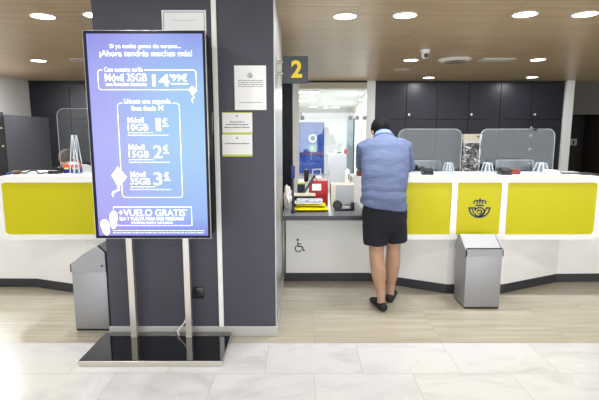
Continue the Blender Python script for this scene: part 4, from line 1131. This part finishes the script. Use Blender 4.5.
for (off, r, w) in ((-.025, .079, 1.0), (.026, .07, 1.0), (.03, .066, 1), (.024, .07, 1), (-.018, .09, 1.06), (-.024, .087, 1.05)):
    R0.append([b.verts.new(cn + cd * off + s1 * r * w * math.cos(2 * PI * k / 28) + u1 * r * math.sin(2 * PI * k / 28)) for k in range(28)])
for A, B in zip(R0, R0[1:] + [R0[0]]):
    for k in range(28): b.faces.new((A[k], A[(k + 1) % 28], B[(k + 1) % 28], B[k]))
obj('collar', b, M['shirtc'], shirt)
# shorts
b = N()
tube(b, [((.712, 3.795, .92), .160, .105), ((.712, 3.79, .87), .182, .126), ((.712, 3.795, .83), .19, .134), ((.712, 3.80, .76), .192, .134), ((.712, 3.81, .70), .15, .11)], (1, 0, 0), 28)
for hp, kn, sx in ((LHIP, LKN, -1), (RHIP, RKN, 1)):
    top = hp + Vector((0, 0, -.03)); bot = kn + Vector((sx * .008, -.01, .083))
    tube(b, [(top, .096, .118), (top.lerp(bot, .4), .104, .114), (top.lerp(bot, .8), .105, .11), (bot, .104, .108), (bot + Vector((0, 0, -.003)), .102, .106)], (1, 0, 0), 22, dome=False)
remesh('shorts', b, M['shorts'], cust, .009, 2, lambda c: .004 * noise.noise(Vector((c.x * 12, c.y * 12, c.z * 4))))
for an, k in ((LAN, 0), (RAN, 1)):
    d = FD[k]; sd = Vector((d.y, -d.x, 0)); z0 = Vector((an.x, an.y, 0))
    b = N()
    tube(b, [(z0 - d * .052 + Vector((0, 0, .034)), .036, .034), (z0 + Vector((0, 0, .04)), .042, .04), (z0 + d * .08 + Vector((0, 0, .036)), .045, .036), (z0 + d * .15 + Vector((0, 0, .028)), .044, .027), (z0 + d * .185 + Vector((0, 0, .024)), .032, .02)], sd, 18)
    for v in b.verts: v.co.z = max(v.co.z, .004)
    remesh('shoe', b, M['shoe'], cust, .006, 2)

# ---- clerk behind the left counter, seated, head on hand
CK = Vector((-2.54, 5.05, 1.16))
clerk = thing('person', (-2.5, 5.2, 0), 'person with brown hair seated behind the left counter, head bowed on one hand', 'person')
KR = Matrix.Rotation(PI, 3, 'Z') @ Matrix.Rotation(math.radians(-30), 3, 'X')
b = N()
head(b, CK, KR)
tube(b, [((-2.52, 5.13, 1.08), .055, .058), ((-2.48, 5.2, .98), .06, .06)], (1, 0, 0), 16)
tube(b, [((-2.44, 5.3, .55), .16, .12), ((-2.44, 5.29, .66), .145, .11), ((-2.45, 5.25, .84), .17, .115), ((-2.46, 5.22, .94), .15, .09)], (1, 0, 0), 24)
e1, w1 = Vector((-2.25, 4.93, .86)), Vector((-2.385, 4.95, 1.07))
tube(b, [((-2.26, 5.2, .95), .05, .05), (e1, .042, .042)], (1, 0, 0), 14); tube(b, [(e1, .042, .042), (w1, .028, .024)], (1, 0, 0), 14)
fingers(b, w1, Vector((-.12, .02, 1)), (1, 0, .1), (0, 1, 0), 1.0, 1)
e2, w2 = Vector((-2.66, 5.0, .80)), Vector((-2.58, 4.80, .76))
tube(b, [((-2.62, 5.2, .92), .05, .05), (e2, .042, .042)], (1, 0, 0), 14); tube(b, [(e2, .042, .042), (w2, .028, .024)], (1, 0, 0), 14)
fingers(b, w2, Vector((.1, -1, -.02)), (0, 0, 1), (1, 0, 0), 1.0, 1)
for x in (-2.54, -2.34):
    tube(b, [((x, 5.28, .52), .08, .08), ((x, 4.9, .54), .06, .06), ((x, 4.86, .5), .055, .055), ((x, 4.95, .1), .036, .04), ((x, 4.94, .05), .034, .045)], (1, 0, 0), 16)
    tube(b, [((x, 4.97, .04), .035, .032), ((x, 4.82, .032), .042, .026)], (1, 0, 0), 14)
remesh('body', b, M['skinb'], clerk, .0075, 3)
b = N(); hair_cap(b, CK, KR, 1.05, lambda y: -.06 if y < .0 else (.0 if y < .45 else .05), 0); remesh('hair', b, M['hairbr'], clerk, .007, 1, lambda c: .003 * noise.noise(c * 60))
eyes(clerk, CK, KR, 1)
b = N()
tube(b, [((-2.44, 5.3, .56), .175, .135), ((-2.44, 5.29, .66), .165, .128), ((-2.42, 5.25, .84), .185, .13), ((-2.38, 5.22, .99), .19, .11), ((-2.44, 5.19, 1.05), .09, .075)], (1, 0, 0), 26)
tube(b, [((-2.24, 5.2, .98), .075, .07), (Vector((-2.26, 5.2, .95)).lerp(e1, .9), .056, .056)], (1, 0, 0), 16); tube(b, [(e1, .054, .054), (e1.lerp(w1, .6), .044, .044)], (1, 0, 0), 14)
tube(b, [((-2.60, 5.2, .93), .07, .068), (Vector((-2.62, 5.2, .92)).lerp(e2, .9), .056, .056)], (1, 0, 0), 16); tube(b, [(e2, .054, .054), (e2.lerp(w2, .6), .044, .044)], (1, 0, 0), 14)
remesh('blouse', b, M['paper'], clerk, .01, 3)
b = N()
for x in (-2.54, -2.34): tube(b, [((x, 5.3, .52), .092, .092), ((x, 4.9, .54), .074, .074), ((x, 4.86, .5), .07, .07), ((x, 4.95, .12), .055, .06)], (1, 0, 0), 16)
remesh('trousers', b, M['shorts'], clerk, .01, 2)
t = thing('office_stool', (-2.44, 5.3, 0), 'round stool under the seated clerk', 'stool')
b = N(); lathe(b, (-2.44, 5.28, 0), [(.19, .375), (.2, .38), (.2, .41), (.18, .418)]); obj('seat', b, M['black'], t)
b = N(); cyl(b, (-2.44, 5.28, .03), (-2.44, 5.28, .39), .03); obj('column', b, M['chrome'], t)
b = N(); lathe(b, (-2.44, 5.28, 0), [(.22, 0), (.22, .015), (.04, .035)]); obj('base', b, M['black'], t)

# ================================================================== LIGHT AND CAMERA
w = bpy.data.worlds.new('world'); S.world = w; w.use_nodes = True
bg = w.node_tree.nodes['Background']; bg.inputs[0].default_value = (0.97, 0.985, 1, 1); bg.inputs[1].default_value = 0.56
for (x, y, e) in ((.4, 10.2, 105), (.6, 13.6, 105)):
    L = bpy.data.lights.new('office_lamp', 'AREA'); L.size = .6; L.energy = e
    lo = bpy.data.objects.new('office_lamp', L); COL.objects.link(lo); lo.location = (x, y, oz - .03)
# daylight through the shop front behind the camera
L = bpy.data.lights.new('shop_front_daylight', 'AREA'); L.shape = 'RECTANGLE'; L.size = 13; L.size_y = 2.2; L.energy = 330; L.color = (.93, .97, 1)
lo = bpy.data.objects.new('shop_front_daylight', L); COL.objects.link(lo); lo.location = (2, YF + .05, 1.25); lo.rotation_euler = (math.radians(90), 0, 0)

cam = bpy.data.cameras.new('camera'); co = bpy.data.objects.new('camera', cam); COL.objects.link(co); S.camera = co
cam.sensor_width = 36; cam.lens = F / 599 * 36; cam.clip_start = .05
co.location = (0, 0, H); co.rotation_euler = (math.radians(90) - PITCH, 0, 0)
S.view_settings.view_transform = 'Standard'; S.view_settings.look = 'None'; S.view_settings.exposure = 0.0; S.view_settings.gamma = 1
S.view_settings.use_curve_mapping = False
